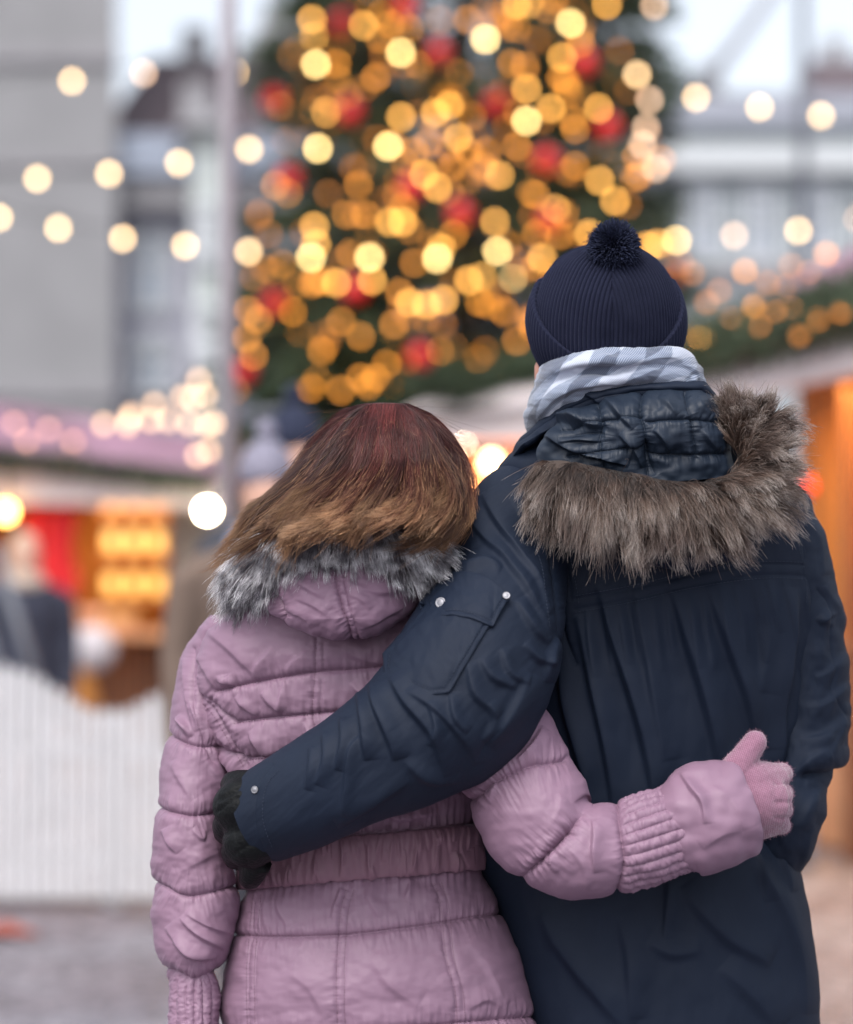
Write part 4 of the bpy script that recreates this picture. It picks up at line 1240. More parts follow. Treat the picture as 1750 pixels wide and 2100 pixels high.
f.crease([(975, 1560), (1000, 1520), (1020, 1490)], .003, 5)
f.seam([(1095, 1050), (1130, 1140), (1145, 1230), (1155, 1300), (1165, 1340)], .008, 6, .0015, 16, 10)
f.crease([(560, 1570), (530, 1610), (522, 1680), (545, 1750), (575, 1780)], .0015, 3, taper=False)
f.func(lambda x, y: .0035 * fbm(x / 120 + y / 190, y / 130, 5.5, 2) + .0005 * fbm((x + y) / 22, (y - x) / 70, 2.2, 2))
GL = f.apply(GL0, radial=True)
slv2 = grid_obj('sleeve', GL, NAVY, coat)
# cuff inside (the sleeve's open end)
e = GL[-1]; cc = e.mean(0); ring = [e, e + (cc - e) * .06 + (GL[-12].mean(0) - cc) * .05, e + (cc - e) * .12 + (GL[-12].mean(0) - cc) * .6, e + (cc - e) * .2 + (GL[-30].mean(0) - cc)]
mesh('cuff_lining', np.concatenate(ring), grid_faces(4, len(e)), DARKIN, slv2)
SL_B = bvh_of(GL)
# pocket flap: own piece of cloth lying on the sleeve
def flat_piece(name, poly, bv, off, t, mat, parent, n=90, hem=8, bulge=.003):
    poly = np.array(poly, float); x0, y0_ = poly.min(0); x1, y1_ = poly.max(0)
    # map the unit square onto a quad-like polygon through its four given corners
    A, B, C_, D = poly[:4]
    u = np.linspace(0, 1, n)[None, :, None]; v = np.linspace(0, 1, n)[:, None, None]
    Q = (A * (1 - u) + B * u) * (1 - v) + (D * (1 - u) + C_ * u) * v
    return Q
def flap_grid(top, bot, bv, off, n=100, m=50, hem=9.0):
    T = catmull(np.array(top, float), n) if len(top) > 2 else np.linspace(top[0], top[1], n)
    Bm = np.array(bot, float); L = np.concatenate([[0], np.cumsum(np.linalg.norm(np.diff(Bm, axis=0), axis=1))]); s_ = np.linspace(0, L[-1], n)
    Bt = np.stack([np.interp(s_, L, Bm[:, k]) for k in range(2)], 1)
    v = np.linspace(0, 1, m)[:, None, None]
    Q = T[None] * (1 - v) + Bt[None] * v
    G_ = drape(Q[..., 0], Q[..., 1], bv, off)
    dep = G_[..., 1].copy()
    for _ in range(220):                                # let it bridge the folds beneath
        p = np.pad(dep, 1, mode='reflect', reflect_type='odd')
        sm_ = (dep * 2 + p[:-2, 1:-1] + p[2:, 1:-1] + p[1:-1, :-2] + p[1:-1, 2:]) / 6
        dep = np.minimum(sm_, G_[..., 1] + .012)
    G_ = P(Q[..., 0], Q[..., 1], dep)
    N = grid_normals(G_, False); N = N * (1 if N[..., 1].mean() < 0 else -1)
    outl = np.concatenate([Q[:, 0], Q[-1], Q[::-1, -1]])
    d = np.abs(poly_dist(Q[..., 0].ravel(), Q[..., 1].ravel(), outl)[0]).reshape(Q.shape[:2])
    h = -.0016 * np.exp(-((d - hem) / 2.2) ** 2) + .003 * (1 - np.exp(-d / 25)) + .0012 * fbm(Q[..., 0] / 22, Q[..., 1] / 30, 4, 2)
    return G_ + N * h[..., None]
Gp = flap_grid([(870, 1236), (926, 1250), (1003, 1280)], [(872, 1240), (784, 1340), (788, 1381), (880, 1427), (921, 1420), (1002, 1284)], SL_B, .0065)
pocket = sheet_obj('pocket', Gp, .007, NAVY, slv2)
Gf = flap_grid([(918, 1176), (960, 1174), (1002, 1188), (1046, 1222)], [(866, 1230), (886, 1264), (926, 1260), (970, 1268), (1010, 1284), (1042, 1228)], SL_B, .0145)
flap = sheet_obj('pocket_flap', Gf, .004, NAVY, slv2)


def snap(name, px, py, bv, r, off, parent, rx=1.0):
    c = drape(np.array([px]), np.array([py]), bv, off)[0]
    h, n, i, dd = bv.ray_cast(Vector(CAM), (Vector(c) - Vector(CAM)).normalized())
    n = n or Vector((0, -1, 0))
    if n.y > 0: n = -n
    n = (n + Vector((0, -1.2, 0))).normalized()
    q = n.to_track_quat('Z', 'Y').to_matrix()
    prof = [(0.0, .0018), (.55, .0018), (.75, .0012), (.9, .0022), (1.0, .001), (1.0, -.003)]
    V = []; ns = 28
    for rr, zz in prof:
        for k in range(ns):
            th = 2 * math.pi * k / ns
            V.append(Vector(c) + q @ Vector((max(rr, .01) * r * rx * math.cos(th), max(rr, .01) * r * math.sin(th), zz)))
    V = np.array(V); return mesh(name, V, grid_faces(len(prof), ns), SNAP, parent)


SF_B = BVHTree.FromPolygons(Gf.reshape(-1, 3).tolist(), grid_faces(Gf.shape[0], Gf.shape[1], False).tolist())
# parts of the coat already go one level down from the person, so the snaps hang on the coat
snap('snap_button', 905, 1237, SF_B, .0075, .001, coat)
snap('snap_button', 1038, 1224, SF_B, .0052, .002, coat)
snap('snap_button', 916, 1188, SF_B, .0030, .001, coat)
snap('snap_button', 524, 1620, SL_B, .0052, .001, coat)

# ---- hood body, lining, collar
def Yhood(x, y): return -.015 - .035 * np.clip((y - 900) / 200, 0, 1) + .10 * ((x - 1340) / 300) ** 2
out = [(1050, 955), (1085, 900), (1140, 850), (1240, 806), (1360, 796), (1440, 800), (1490, 850), (1560, 890), (1600, 960), (1606, 1030), (1588, 1085), (1530, 1138), (1440, 1168), (1350, 1166), (1260, 1130), (1180, 1095), (1100, 1050), (1060, 1005)]
G = pillow(out, Yhood, (.045, .06), 110, 420, .5)
f = Field()
f.fold([(1370, 1135), (1450, 1140), (1540, 1110), (1590, 1060)], .008, 14, 8).fold([(1470, 1090), (1500, 1060), (1560, 1030), (1600, 1010)], .008, 9, 20).fold([(1500, 1100), (1540, 1080), (1585, 1040)], .006, 8, 18)
f.func(lambda x, y: .004 * fbm(x / 60, y / 60, 2, 3))
G = f.apply(G)
hood = grid_obj('hood', G, NAVY, man)
HD_B = bvh_of(G)
# quilted lining of the opened hood
rows = [[(1110, 905, -.02), (1150, 862, -.03), (1230, 815, -.04), (1330, 799, -.052), (1410, 796, -.05), (1468, 818, -.03), (1486, 850, -.005)],
        [(1100, 925, -.035), (1150, 888, -.055), (1235, 850, -.085), (1330, 835, -.095), (1420, 835, -.09), (1475, 852, -.06), (1494, 880, -.02)],
        [(1105, 950, -.04), (1160, 925, -.06), (1240, 905, -.09), (1330, 890, -.105), (1420, 885, -.098), (1480, 895, -.07), (1500, 910, -.03)],
        [(1130, 975, -.05), (1190, 965, -.068), (1260, 955, -.085), (1335, 945, -.09), (1420, 935, -.088), (1482, 938, -.07), (1505, 945, -.035)],
        [(1150, 1010, -.055), (1210, 1005, -.07), (1270, 1000, -.08), (1340, 990, -.085), (1420, 985, -.08), (1490, 980, -.065), (1520, 980, -.04)]]
G = patch(rows, 260, 480)
f = Field()
sm = [[(1317, 800), (1312, 840), (1322, 880), (1325, 920), (1330, 985)], [(1325, 862), (1400, 858), (1440, 860), (1485, 866)], [(1424, 862), (1426, 900), (1430, 940)], [(1325, 935), (1400, 936), (1490, 930)],
      [(1406, 802), (1412, 830), (1424, 862)], [(1225, 830), (1232, 870), (1228, 900), (1240, 960)], [(1150, 880), (1230, 862), (1315, 850)], [(1165, 935), (1240, 925), (1320, 920)]]
for l in sm: f.seam(l, .0042, 4, .0026, 14, 8)
f.puff(sm, .0035, 12)
f.fold([(1112, 882), (1135, 862), (1180, 862), (1232, 876)], .016, 9, 18).fold([(1116, 892), (1185, 926), (1240, 938), (1290, 955)], .016, 8, 20).fold([(1150, 905), (1190, 900), (1235, 905)], .010, 7, 14)
f.crease([(1150, 898), (1200, 890), (1240, 890)], .012, 8).crease([(1325, 900), (1330, 940), (1345, 975)], .012, 10)
f.fold([(1240, 818), (1270, 850), (1300, 880)], .010, 7, 16).fold([(1270, 890), (1300, 920), (1318, 960)], .010, 7, 18).fold([(1340, 880), (1360, 900), (1375, 930)], .007, 6, 12).fold([(1440, 880), (1455, 905), (1475, 925)], .006, 6, 12)
f.fold([(1350, 815), (1372, 832), (1390, 850)], .005, 6, 12).fold([(1430, 815), (1440, 835), (1460, 850)], .005, 6, 12)
f.func(lambda x, y: .004 * fbm(x / 44, y / 36, 7, 2))
G = f.apply(G, False)
lin = sheet_obj('lining', G, .006, NAVYL, hood)
# collar standing round the neck
rows = [[(1085, 905, .10), (1092, 880, .05), (1125, 845, .0), (1180, 812, -.03), (1245, 793, -.045), (1340, 784, -.05), (1420, 782, -.04), (1447, 786, -.02), (1452, 800, .04), (1440, 820, .10)],
        [(1060, 915, .10), (1070, 895, .05), (1115, 858, -.005), (1178, 824, -.038), (1245, 804, -.055), (1340, 796, -.06), (1425, 794, -.05), (1462, 802, -.025), (1478, 825, .04), (1465, 850, .10)],
        [(1035, 955, .11), (1045, 940, .06), (1090, 900, .0), (1165, 862, -.03), (1245, 835, -.045), (1340, 825, -.05), (1430, 822, -.04), (1480, 835, -.02), (1505, 870, .04), (1490, 900, .10)]]
G = patch(rows, 90, 420)
f = Field(); f.crease([(1065, 905), (1118, 866), (1180, 832), (1245, 812), (1340, 802), (1440, 800)], .002, 3, taper=False)
f.fold([(1190, 806), (1215, 815), (1240, 835)], .005, 5, 12).func(lambda x, y: .003 * fbm(x / 50, y / 40, 9, 2))
G = f.apply(G, False)
sheet_obj('collar', G, .009, NAVY, coat)

# ---- fur round the hood
def fur_strands(path, radius, n, length, flow, k=9, seed=1, clump=.5, nclump=500, lift=.35, droop=.5, wild=.2, center=None, curl=.15):
    """path: control (px,py,Y); flow(t)-> px direction of the lay of the hair; roots on the near half of a tube"""
    R = np.random.RandomState(seed)
    C = catmull(np.array(path, float), 400); Wp = P(C[:, 0], C[:, 1], C[:, 2])
    T = np.gradient(Wp, axis=0); T /= np.linalg.norm(T, axis=1)[:, None]
    def roots(n_):
        t = R.rand(n_); i = (t * 399).astype(int); th = R.rand(n_) * 2 * np.pi
        A = np.cross(T[i], [0, -1.0, 0]); A /= np.linalg.norm(A, axis=1)[:, None]; B = np.cross(A, T[i])
        B *= np.where(B[:, 1] > 0, -1, 1)[:, None]
        q = A * np.sin(th)[:, None] + B * (np.cos(th) * 1.0)[:, None]
        rr = radius(t)
        return t, i, q, Wp[i] + q * rr[:, None]
    t, i, q, r0 = roots(n)
    fl = flow(t)                                        # (n,2) px dir -> world x,-z
    D = np.stack([fl[:, 0], np.zeros(n), -fl[:, 1]], 1); D /= np.linalg.norm(D, axis=1)[:, None]
    ct, ci, cq, cr = roots(nclump)
    cf = flow(ct); cD = np.stack([cf[:, 0], np.zeros(nclump), -cf[:, 1]], 1); cD /= np.linalg.norm(cD, axis=1)[:, None]
    cD = cD + R.normal(size=(nclump, 3)) * wild; 
    # nearest clump
    near = np.zeros(n, int)
    for s_ in range(0, n, 2000):
        d = ((r0[s_:s_ + 2000, None] - cr[None]) ** 2).sum(-1); near[s_:s_ + 2000] = d.argmin(1)
    Ls = length(t) * (.55 + .6 * R.rand(n)) * (.62 + .72 * R.rand(nclump))[near]
    base = q * lift + D * 1.0 + R.normal(size=(n, 3)) * .22
    cl = (R.rand(n) < .9) * clump
    dirv = base * (1 - cl)[:, None] + (cD[near] + cq[near] * lift) * cl[:, None]
    dirv /= np.linalg.norm(dirv, axis=1)[:, None]
    target = cr[near] + (cD[near] / np.linalg.norm(cD[near], axis=1)[:, None] + cq[near] * lift * .8) * Ls[:, None]
    s_ = np.linspace(0, 1, k)[None, :, None]
    pts = r0[:, None] + dirv[:, None] * Ls[:, None, None] * s_
    pts += (target[:, None] - pts) * (clump * .85 * s_ ** 1.5)
    out_b = q[:, None] * (lift * .6 * Ls)[:, None, None] * (s_ * (1 - s_)) * 1.5
    pts = pts + out_b
    pts[..., 2] -= droop * (Ls[:, None] ** 1) * (s_[..., 0] ** 2) * .5
    pts += (R.normal(size=(n, 1, 3)) * curl * Ls[:, None, None]) * (s_ ** 2)
    return pts


FP = [(1492, 862, -.02), (1524, 862, -.045), (1545, 905, -.06), (1553, 952, -.07), (1536, 994, -.08), (1490, 1018, -.10), (1430, 1028, -.115), (1350, 1022, -.12), (1270, 1006, -.12), (1200, 992, -.105), (1148, 978, -.085), (1115, 962, -.065)]
FP = [(x, y, Y) for x, y, Y in FP]
core = tube_spine([(x, y, Y, 34 if 0 < i < len(FP) - 1 else 18) for i, (x, y, Y) in enumerate(FP)], 200, 60)
FURB = simple('fur_backing', (.05, .034, .027), .9)
fur = grid_obj('fur_trim', cap_grid(core), FURB, hood)


def flow_man(t):
    ang = np.interp(t, [0, .08, .16, .26, .36, .46, .6, .75, .88, 1.0], np.radians([-118, -78, -42, -8, 28, 62, 84, 92, 100, 118]))
    ang = ang + .18 * perlin(t * 14, 2.0)
    return np.stack([np.cos(ang), np.sin(ang)], 1)


MFUR = hair_mat('brown_fake_fur', [(0, (.020, .011, .008)), (.4, (.080, .046, .033)), (.75, (.20, .15, .125)), (1.0, (.46, .41, .38))], .42, .45,
                patch=[(0, (.012, .008, .007)), (.5, (.045, .028, .022)), (.85, (.12, .08, .065)), (1.0, (.26, .21, .19))], pscale=24)
rad_ = lambda t: np.interp(t, [0, .1, .9, 1], [.014, .026, .026, .013])
len_ = lambda t: np.interp(t, [0, .2, .4, .6, .8, 1], [.034, .042, .042, .042, .046, .040])
st1 = fur_strands(FP, rad_, 42000, len_, flow_man, 10, 3, .66, 420, .38, .6, .40, curl=.10)
st2 = fur_strands(FP, rad_, 5000, lambda t: len_(t) * 1.12, flow_man, 10, 4, .12, 300, .5, .35, .35, curl=.18)
hair_obj('fur_strands', np.concatenate([st1, st2]), MFUR, fur, .00030, .00006)
# a second tuft row on the left end
FP2 = [(1085, 965, -.05), (1120, 985, -.075), (1165, 1010, -.095), (1210, 1040, -.10)]

# ---- scarf
def scarf_mat():
    m, nt, b = new_mat('scarf_plaid')
    uv = nd(nt, 'ShaderNodeUVMap')
    sp = nd(nt, 'ShaderNodeSeparateXYZ'); nt.links.new(uv.outputs['UV'], sp.inputs[0])
    def math_(op, a, b_=None, c=None):
        n = nd(nt, 'ShaderNodeMath'); n.operation = op
        for i, v in enumerate((a, b_)):
            if v is None: continue
            if isinstance(v, (int, float)): n.inputs[i].default_value = v
            else: nt.links.new(v, n.inputs[i])
        return n.outputs[0]
    U = math_('MULTIPLY', sp.outputs[0], 3.6); Vv = math_('MULTIPLY', sp.outputs[1], 1.7)
    U2 = math_('ADD', U, math_('MULTIPLY', Vv, .35)); V2 = math_('ADD', Vv, math_('MULTIPLY', sp.outputs[0], 2.2))
    def band(x):
        s = math_('SINE', math_('MULTIPLY', x, 2 * math.pi)); return math_('ADD', math_('MULTIPLY', math_('MAXIMUM', math_('MINIMUM', math_('MULTIPLY', s, 9.0), 1.0), -1.0), .5), .5)
    a = band(U2); c = band(V2)
    t = math_('MULTIPLY', math_('ADD', a, c), .5)
    tw = math_('SINE', math_('ADD', math_('MULTIPLY', sp.outputs[0], 500.0), math_('MULTIPLY', sp.outputs[1], 190.0)))
    t2 = math_('ADD', math_('MULTIPLY', tw, .26), t)
    r = nd(nt, 'ShaderNodeValToRGB'); els = r.color_ramp.elements; els[0].color = (.085, .10, .145, 1); els[1].color = (.50, .54, .64, 1)
    e = els.new(.5); e.color = (.20, .245, .34, 1); els[0].position = .02; els[2].position = .98
    nt.links.new(t2, r.inputs['Fac']); nt.links.new(r.outputs['Color'], b.inputs['Base Color'])
    b.inputs['Roughness'].default_value = .9; b.inputs['Sheen Weight'].default_value = .35; b.inputs['Specular IOR Level'].default_value = .2
    bp = nd(nt, 'ShaderNodeBump', Strength=.4, Distance=.001); nt.links.new(tw, bp.inputs['Height'])
    nz = nd(nt, 'ShaderNodeTexNoise', Scale=700.0); tcn = nd(nt, 'ShaderNodeTexCoord'); nt.links.new(tcn.outputs['Object'], nz.inputs['Vector'])
    b2 = nd(nt, 'ShaderNodeBump', Strength=.3, Distance=.001); nt.links.new(nz.outputs['Fac'], b2.inputs['Height']); nt.links.new(bp.outputs['Normal'], b2.inputs['Normal'])
    nt.links.new(b2.outputs['Normal'], b.inputs['Normal'])
    return m


rows = [[(1128, 790, .16), (1118, 775, .09), (1140, 748, .03), (1185, 735, .0), (1250, 735, -.015), (1330, 730, -.015), (1385, 728, .005), (1405, 736, .05), (1400, 760, .12)],
        [(1112, 775, .16), (1104, 764, .10), (1122, 738, .02), (1180, 722, -.025), (1250, 715, -.045), (1330, 713, -.045), (1392, 711, -.02), (1420, 728, .05), (1412, 750, .13)],
        [(1100, 800, .16), (1092, 795, .08), (1115, 765, -.01), (1180, 745, -.05), (1250, 738, -.066), (1330, 733, -.066), (1400, 732, -.035), (1438, 752, .04), (1425, 775, .13)],
        [(1092, 830, .16), (1082, 825, .08), (1105, 795, -.01), (1180, 768, -.045), (1250, 758, -.06), (1330, 752, -.06), (1405, 752, -.03), (1443, 768, .04), (1432, 790, .13)],
        [(1086, 870, .16), (1076, 862, .08), (1100, 825, -.01), (1180, 795, -.05), (1250, 782, -.062), (1330, 776, -.062), (1408, 776, -.035), (1446, 786, .04), (1436, 805, .13)],
        [(1095, 925, .16), (1085, 905, .08), (1118, 865, .0), (1180, 835, -.03), (1250, 820, -.035), (1330, 812, -.035), (1405, 812, -.015), (1430, 820, .04), (1425, 840, .13)]]
G = patch(rows, 260, 520)
f = Field()
f.crease([(1095, 820), (1140, 782), (1200, 766), (1260, 765), (1310, 750), (1380, 750), (1425, 760)], .006, 8)
f.fold([(1110, 780), (1170, 750), (1240, 742), (1300, 748), (1350, 760)], .007, 9, 18).fold([(1100, 860), (1140, 815), (1200, 790), (1300, 782)], .007, 9, 20).fold([(1400, 745), (1425, 765), (1435, 785)], .006, 6, 12)
f.fold([(1425, 770), (1420, 780), (1418, 790)], .006, 5, 8)
f.func(lambda x, y: .003 * fbm(x / 60, y / 30, 4, 3))
G = f.apply(G, False)
sheet_obj('scarf', G, .010, scarf_mat(), man, uv=True)

# ---- head and body under the clothes
hc = P(1244, 690, .06)
def ring_at(c, rx, ry, z, n=40, oy=0): 
    th = np.linspace(0, 2 * np.pi, n, endpoint=False)
    return np.stack([c[0] + rx * np.cos(th), c[1] + oy + ry * np.sin(th), np.full(n, z)], 1)
def human(name, parent, top, cx_, cy_, sh, k, ear=1.0, lean=0.0):
    """one continuous body: head with face, neck, torso, arms left to the sleeves, legs"""
    z = top
    c = (cx_, cy_)
    L = [(z - .245, .035, .04, .075), (z - .225, .05, .055, .055), (z - .19, .066, .085, .02), (z - .14, .073, .098, .0), (z - .09, .078, .103, 0), (z - .04, .066, .085, 0), (z - .012, .04, .05, 0), (z, .01, .01, 0)]
    head = cap_grid(np.stack([ring_at(c, a * k, b_ * k, zz, oy=o_) for zz, a, b_, o_ in L]))
    neck = cap_grid(np.stack([ring_at(c, a, b_, zz, oy=o_) for zz, a, b_, o_ in [(sh - .05, .08, .07, .02), (sh + .04, .062, .062, .01), (z - .15, .056, .058, .0)]]))
    tor = cap_grid(np.stack([ring_at((cx_ + lean, cy_ + .04), a, b_, zz) for zz, a, b_ in [(.86, .13, .085), (.98, .13, .085), (1.10, .115, .075), (sh - .18, .135, .08), (sh - .06, .135, .065), (sh, .07, .05)]]))
    legs = []
    for s_ in (-1, 1):
        legs.append(cap_grid(np.stack([ring_at((cx_ + lean + s_ * (.085 + o_ * .01), cy_ + .04), a, a, zz) for zz, a, o_ in [(.04, .04, 1), (.12, .038, 1), (.30, .055, 1), (.48, .05, 1), (.66, .062, 0), (.90, .062, 0)]])))
    ears = []
    for s_ in (-1, 1):
        ears.append(cap_grid(np.stack([ring_at((cx_ + s_ * (.079 + d_) * k, cy_ + .008), .011 * e_, .017 * e_, zz) for zz, d_, e_ in [(z - .178, .008, .5), (z - .170, .013, .8), (z - .155, .014, 1.0), (z - .135, .012, 1.1), (z - .122, .008, .7)]])))
    th = np.linspace(0, 2 * np.pi, 16, endpoint=False)
    nose = np.stack([np.stack([cx_ + r_ * np.cos(th), np.full(16, cy_ + y_) + r_ * .7 * np.sin(th), np.full(16, zz)], 1) for zz, r_, y_ in [(z - .105, .006, .098), (z - .13, .009, .108), (z - .152, .014, .114), (z - .16, .01, .106)]])
    lips = np.stack([np.stack([cx_ + r_ * np.cos(th), np.full(16, cy_ + .088) + r_ * .45 * np.sin(th), np.full(16, zz)], 1) for zz, r_ in [(z - .192, .012), (z - .186, .022), (z - .18, .022), (z - .174, .012)]])
    brow = np.stack([np.stack([cx_ + x_ + 0 * th, cy_ + .092 - 4 * x_ ** 2 * 5 + .006 * np.cos(th), z - .098 + .006 * np.sin(th)], 1) for x_ in np.linspace(-.05, .05, 9)])
    bd_ = remesh_union(name, [head, neck, tor, cap_grid(nose), cap_grid(lips), cap_grid(brow)] + legs + ears, .006, SKIN, parent, 3)
    for s_ in (-1, 1):
        MB().ball((cx_ + s_ * .031, cy_ + .084, z - .115), .0125, 14, 10).build('eye', simple('eye_white', (.75, .74, .72), .2), bd_, True)
    return bd_
hcx = float(P(1244, 690, .07)[0])
human('body', man, 1.795, hcx, .07, 1.50, 1.0, lean=float(P(1340, 1400, .1)[0]) - hcx)
# the lobe of his left ear, bare below the hat
el = P(1108, 752, .045)
# trousers and boots (below the frame)
tx = float(P(1345, 2300, .14)[0])
JEANS = simple('dark_jeans', (.02, .025, .045), .85, .2, 60)
BOOT = simple('dark_boot_leather', (.03, .02, .015), .5, .2, 30)
for nm, x0_ in (('trousers', tx),):
    legs = [cap_grid(np.stack([ring_at((x0_ + s_ * .105, .13), a, a * 1.05, zz) for zz, a in [(.08, .075), (.2, .078), (.45, .085), (.62, .095), (.70, .095)]])) for s_ in (-1, 1)]
    remesh_union(nm, legs, .01, JEANS, man, 3)
for s_ in (-1, 1):
    b_ = cap_grid(np.stack([ring_at((tx + s_ * .11, .17), .052, .145, 0.0), ring_at((tx + s_ * .11, .17), .054, .147, .03), ring_at((tx + s_ * .11, .165), .050, .13, .06), ring_at((tx + s_ * .105, .13), .050, .08, .10), ring_at((tx + s_ * .105, .12), .055, .065, .22)]))
    remesh_union('boot', [b_], .008, BOOT, man, 2)

# ---- knitted hat
def hat():
    c = P(1244, 655, .055); rx, ry = 150 / S, .112
    nv, nu = 420, 1500
    az = np.linspace(0, 2 * np.pi, nu, endpoint=False)                 # 0 = back (towards camera)
    v = np.linspace(0, 1, nv)
    # profile from the top (v=0) to the hem (v=1)
    ph = v * math.radians(128)
    ztop = (c[2] + 0) + .106 * np.cos(np.clip(ph, 0, None)) ** 1.0
    rr = np.sin(ph) ** .82
    rr = np.where(ph > math.pi / 2, 1 - .16 * ((ph - math.pi / 2) / math.radians(38)) ** 2, rr)
    zz = c[2] + np.where(ph < math.pi / 2, .106 * np.cos(ph), -.066 * np.sin((ph - math.pi / 2) / math.radians(38) * math.pi / 2))
    R_ = rr[:, None]; A_z = az[None]
    dirx, diry = np.sin(A_z), -np.cos(A_z)
    X = rx * R_ * dirx; Yd = ry * R_ * diry; Z = np.broadcast_to(zz[:, None], X.shape)
    Rm = (rx + ry) / 2
    # ribs: constant distance from the middle line of each quarter
    q = (np.floor(A_z / (math.pi / 2)) + .5) * (math.pi / 2)
    g = R_ ** .85 * Rm * (A_z - q) + .0005 * perlin(X * 60, Z * 25, 3)
    pitch = .0068
    rib = np.abs(np.sin(math.pi * g / pitch))
    stitch = .25 * np.sin(Z / .0016 * 2 * math.pi + np.sign(np.sin(math.pi * g / pitch)) * .8)
    edge = np.abs(A_z - np.round(A_z / (math.pi / 2)) * (math.pi / 2)) * R_ * Rm
    h = .0030 * rib ** .7 + .00025 * stitch - .0022 * np.exp(-edge / .0025)
    h = h * np.clip(R_ * 3 - .15, 0, 1) + .0016 * fbm(X * 22, Yd * 22, Z * 22, 2)
    nx_, ny_, nz_ = dirx * np.ones_like(R_), diry * np.ones_like(R_), np.broadcast_to((np.cos(ph) * .9)[:, None], X.shape)
    l = np.sqrt(nx_ ** 2 + ny_ ** 2 + nz_ ** 2)
    G_ = np.stack([c[0] + X + nx_ / l * h, c[1] + Yd + ny_ / l * h, Z + nz_ / l * h], -1)
    return G_, c, rx, ry


KNIT = fabric('navy_knit_wool', (.008, .010, .026), .9, .2, .12, 900, .35, .15, (.45, .5, .9))
Gh, hcn, hrx, hry = hat()
# head tipped back a little: rotate about the x axis through the centre
def rotx(G_, c, a):
    q = G_ - c; ca, sa = math.cos(a), math.sin(a)
    return np.stack([q[..., 0], q[..., 1] * ca - q[..., 2] * sa, q[..., 1] * sa + q[..., 2] * ca], -1) + c
HT_A = math.radians(14)
Gh = rotx(Gh, hcn, HT_A)
hat_o = grid_obj('hat', Gh, KNIT, man)
# turned-up cuff: low at the back, higher at the sides
nu, nv = 1400, 150
az = np.linspace(0, 2 * np.pi, nu, endpoint=False); v = np.linspace(0, 1, nv)
topz = hcn[2] - .056 + .105 * np.sin(np.minimum(az, 2 * np.pi - az) / 2) ** 1.6 * 1.6
topz = np.minimum(topz, hcn[2] + .055)
botz = hcn[2] - .078 + .016 * (1 - np.cos(az)) / 2
prof = []
# outer face from the hem up, roll over the top edge, and tuck in
for vi in v:
    if vi < .8:
        t = vi / .8; z_ = botz + (topz - botz) * t; off = .0080 + .003 * math.sin(math.pi * t)
    else:
        t = (vi - .8) / .2; z_ = topz + .002 * math.sin(t * math.pi) - .006 * t ** 2; off = .0080 * (1 - t) - .003 * t
    prof.append((z_, np.full(nu, off)))
Zc = np.stack([p[0] for p in prof]); Of = np.stack([p[1] for p in prof])
rel = Zc - hcn[2]
rr = np.where(rel > 0, np.sqrt(np.clip(1 - (rel / .106) ** 2, 0, 1)) ** .82, 1 - .16 * np.clip(-rel / .066, 0, 1.3) ** 2)
rib = np.abs(np.sin(az * 46))[None]
h = Of + .0024 * rib ** .7 + .0002 * np.sin(Zc / .0016 * 2 * math.pi)
Gc = np.stack([hcn[0] + (hrx * rr + h) * np.sin(az)[None], hcn[1] - (hry * rr + h) * np.cos(az)[None], Zc], -1)
Gc = rotx(Gc, hcn, HT_A)
grid_obj('cuff', Gc, KNIT, hat_o)
# pompom of cut yarn
pc = P(1258, 505, -.028); R = np.random.RandomState(2)
n = 9000
d = R.normal(size=(n, 3)); d /= np.linalg.norm(d, axis=1)[:, None]
k = 5; s_ = np.linspace(.25, 1, k)[None, :, None]
Lr = (.0335 + .002 * R.rand(n))[:, None, None] * np.array([.88, .88, .84])
yp = pc + d[:, None] * s_ * Lr + (R.normal(size=(n, 1, 3)) * .0045) * s_ ** 3
pm = MB().ball(pc, .026, 24, 16, (1, 1, .93)).build('pompom', KNIT, hat_o, True)
hair_obj('yarn', yp, hair_mat('navy_yarn', [(0, (.004, .005, .012)), (.7, (.012, .015, .035)), (1, (.03, .037, .075))], .8, .4, spec=.2), pm, .0007, .0006)

R = np.random.RandomState(12); Gh_ = np.concatenate([Gh[40:].reshape(-1, 3), Gc[:110].reshape(-1, 3)]); Nh_ = Gh_ - np.array([hcn[0], hcn[1], hcn[2] - .03]); Nh_ /= np.linalg.norm(Nh_, axis=1)[:, None]
ii = R.randint(0, len(Gh_), 16000); dn = Nh_[ii] + R.normal(size=(16000, 3)) * .8
hair_obj('wool_fuzz', Gh_[ii][:, None] + dn[:, None] * np.linspace(0, 1, 4)[None, :, None] * (.0008 + .0014 * R.rand(16000, 1, 1)), hair_mat('navy_fuzz', [(0, (.008, .01, .025)), (1, (.03, .034, .07))], .9, .3, spec=.1), hat_o, .00010, .00005)
THR = simple('navy_thread', (.022, .032, .06), .7)
stitches('stitching', [[(1180, 1222), (1300, 1200), (1420, 1172), (1560, 1152), (1666, 1154)], [(1180, 1256), (1300, 1234), (1420, 1206), (1560, 1186), (1668, 1188)], [(1112, 1110), (1140, 1180), (1158, 1232)], [(1165, 1120), (1180, 1190), (1188, 1240)],
         [(1630, 1090), (1652, 1180), (1654, 1240)]], MAN_B, THR, coat)
stitches('stitching', [[(572, 1580), (546, 1616), (540, 1680), (560, 1742)], [(1075, 1090), (1108, 1150), (1120, 1230), (1128, 1290)]], SL_B, THR, slv2)
SP_B = BVHTree.FromPolygons(Gp.reshape(-1, 3).tolist(), grid_faces(Gp.shape[0], Gp.shape[1], False).tolist())
stitches('stitching', [[(801, 1345), (803, 1373), (880, 1412), (912, 1406), (985, 1290)]], SP_B, THR, slv2)
stitches('stitching', [[(878, 1222), (896, 1254), (930, 1250), (970, 1258), (1004, 1271), (1030, 1226)]], SF_B, THR, slv2)

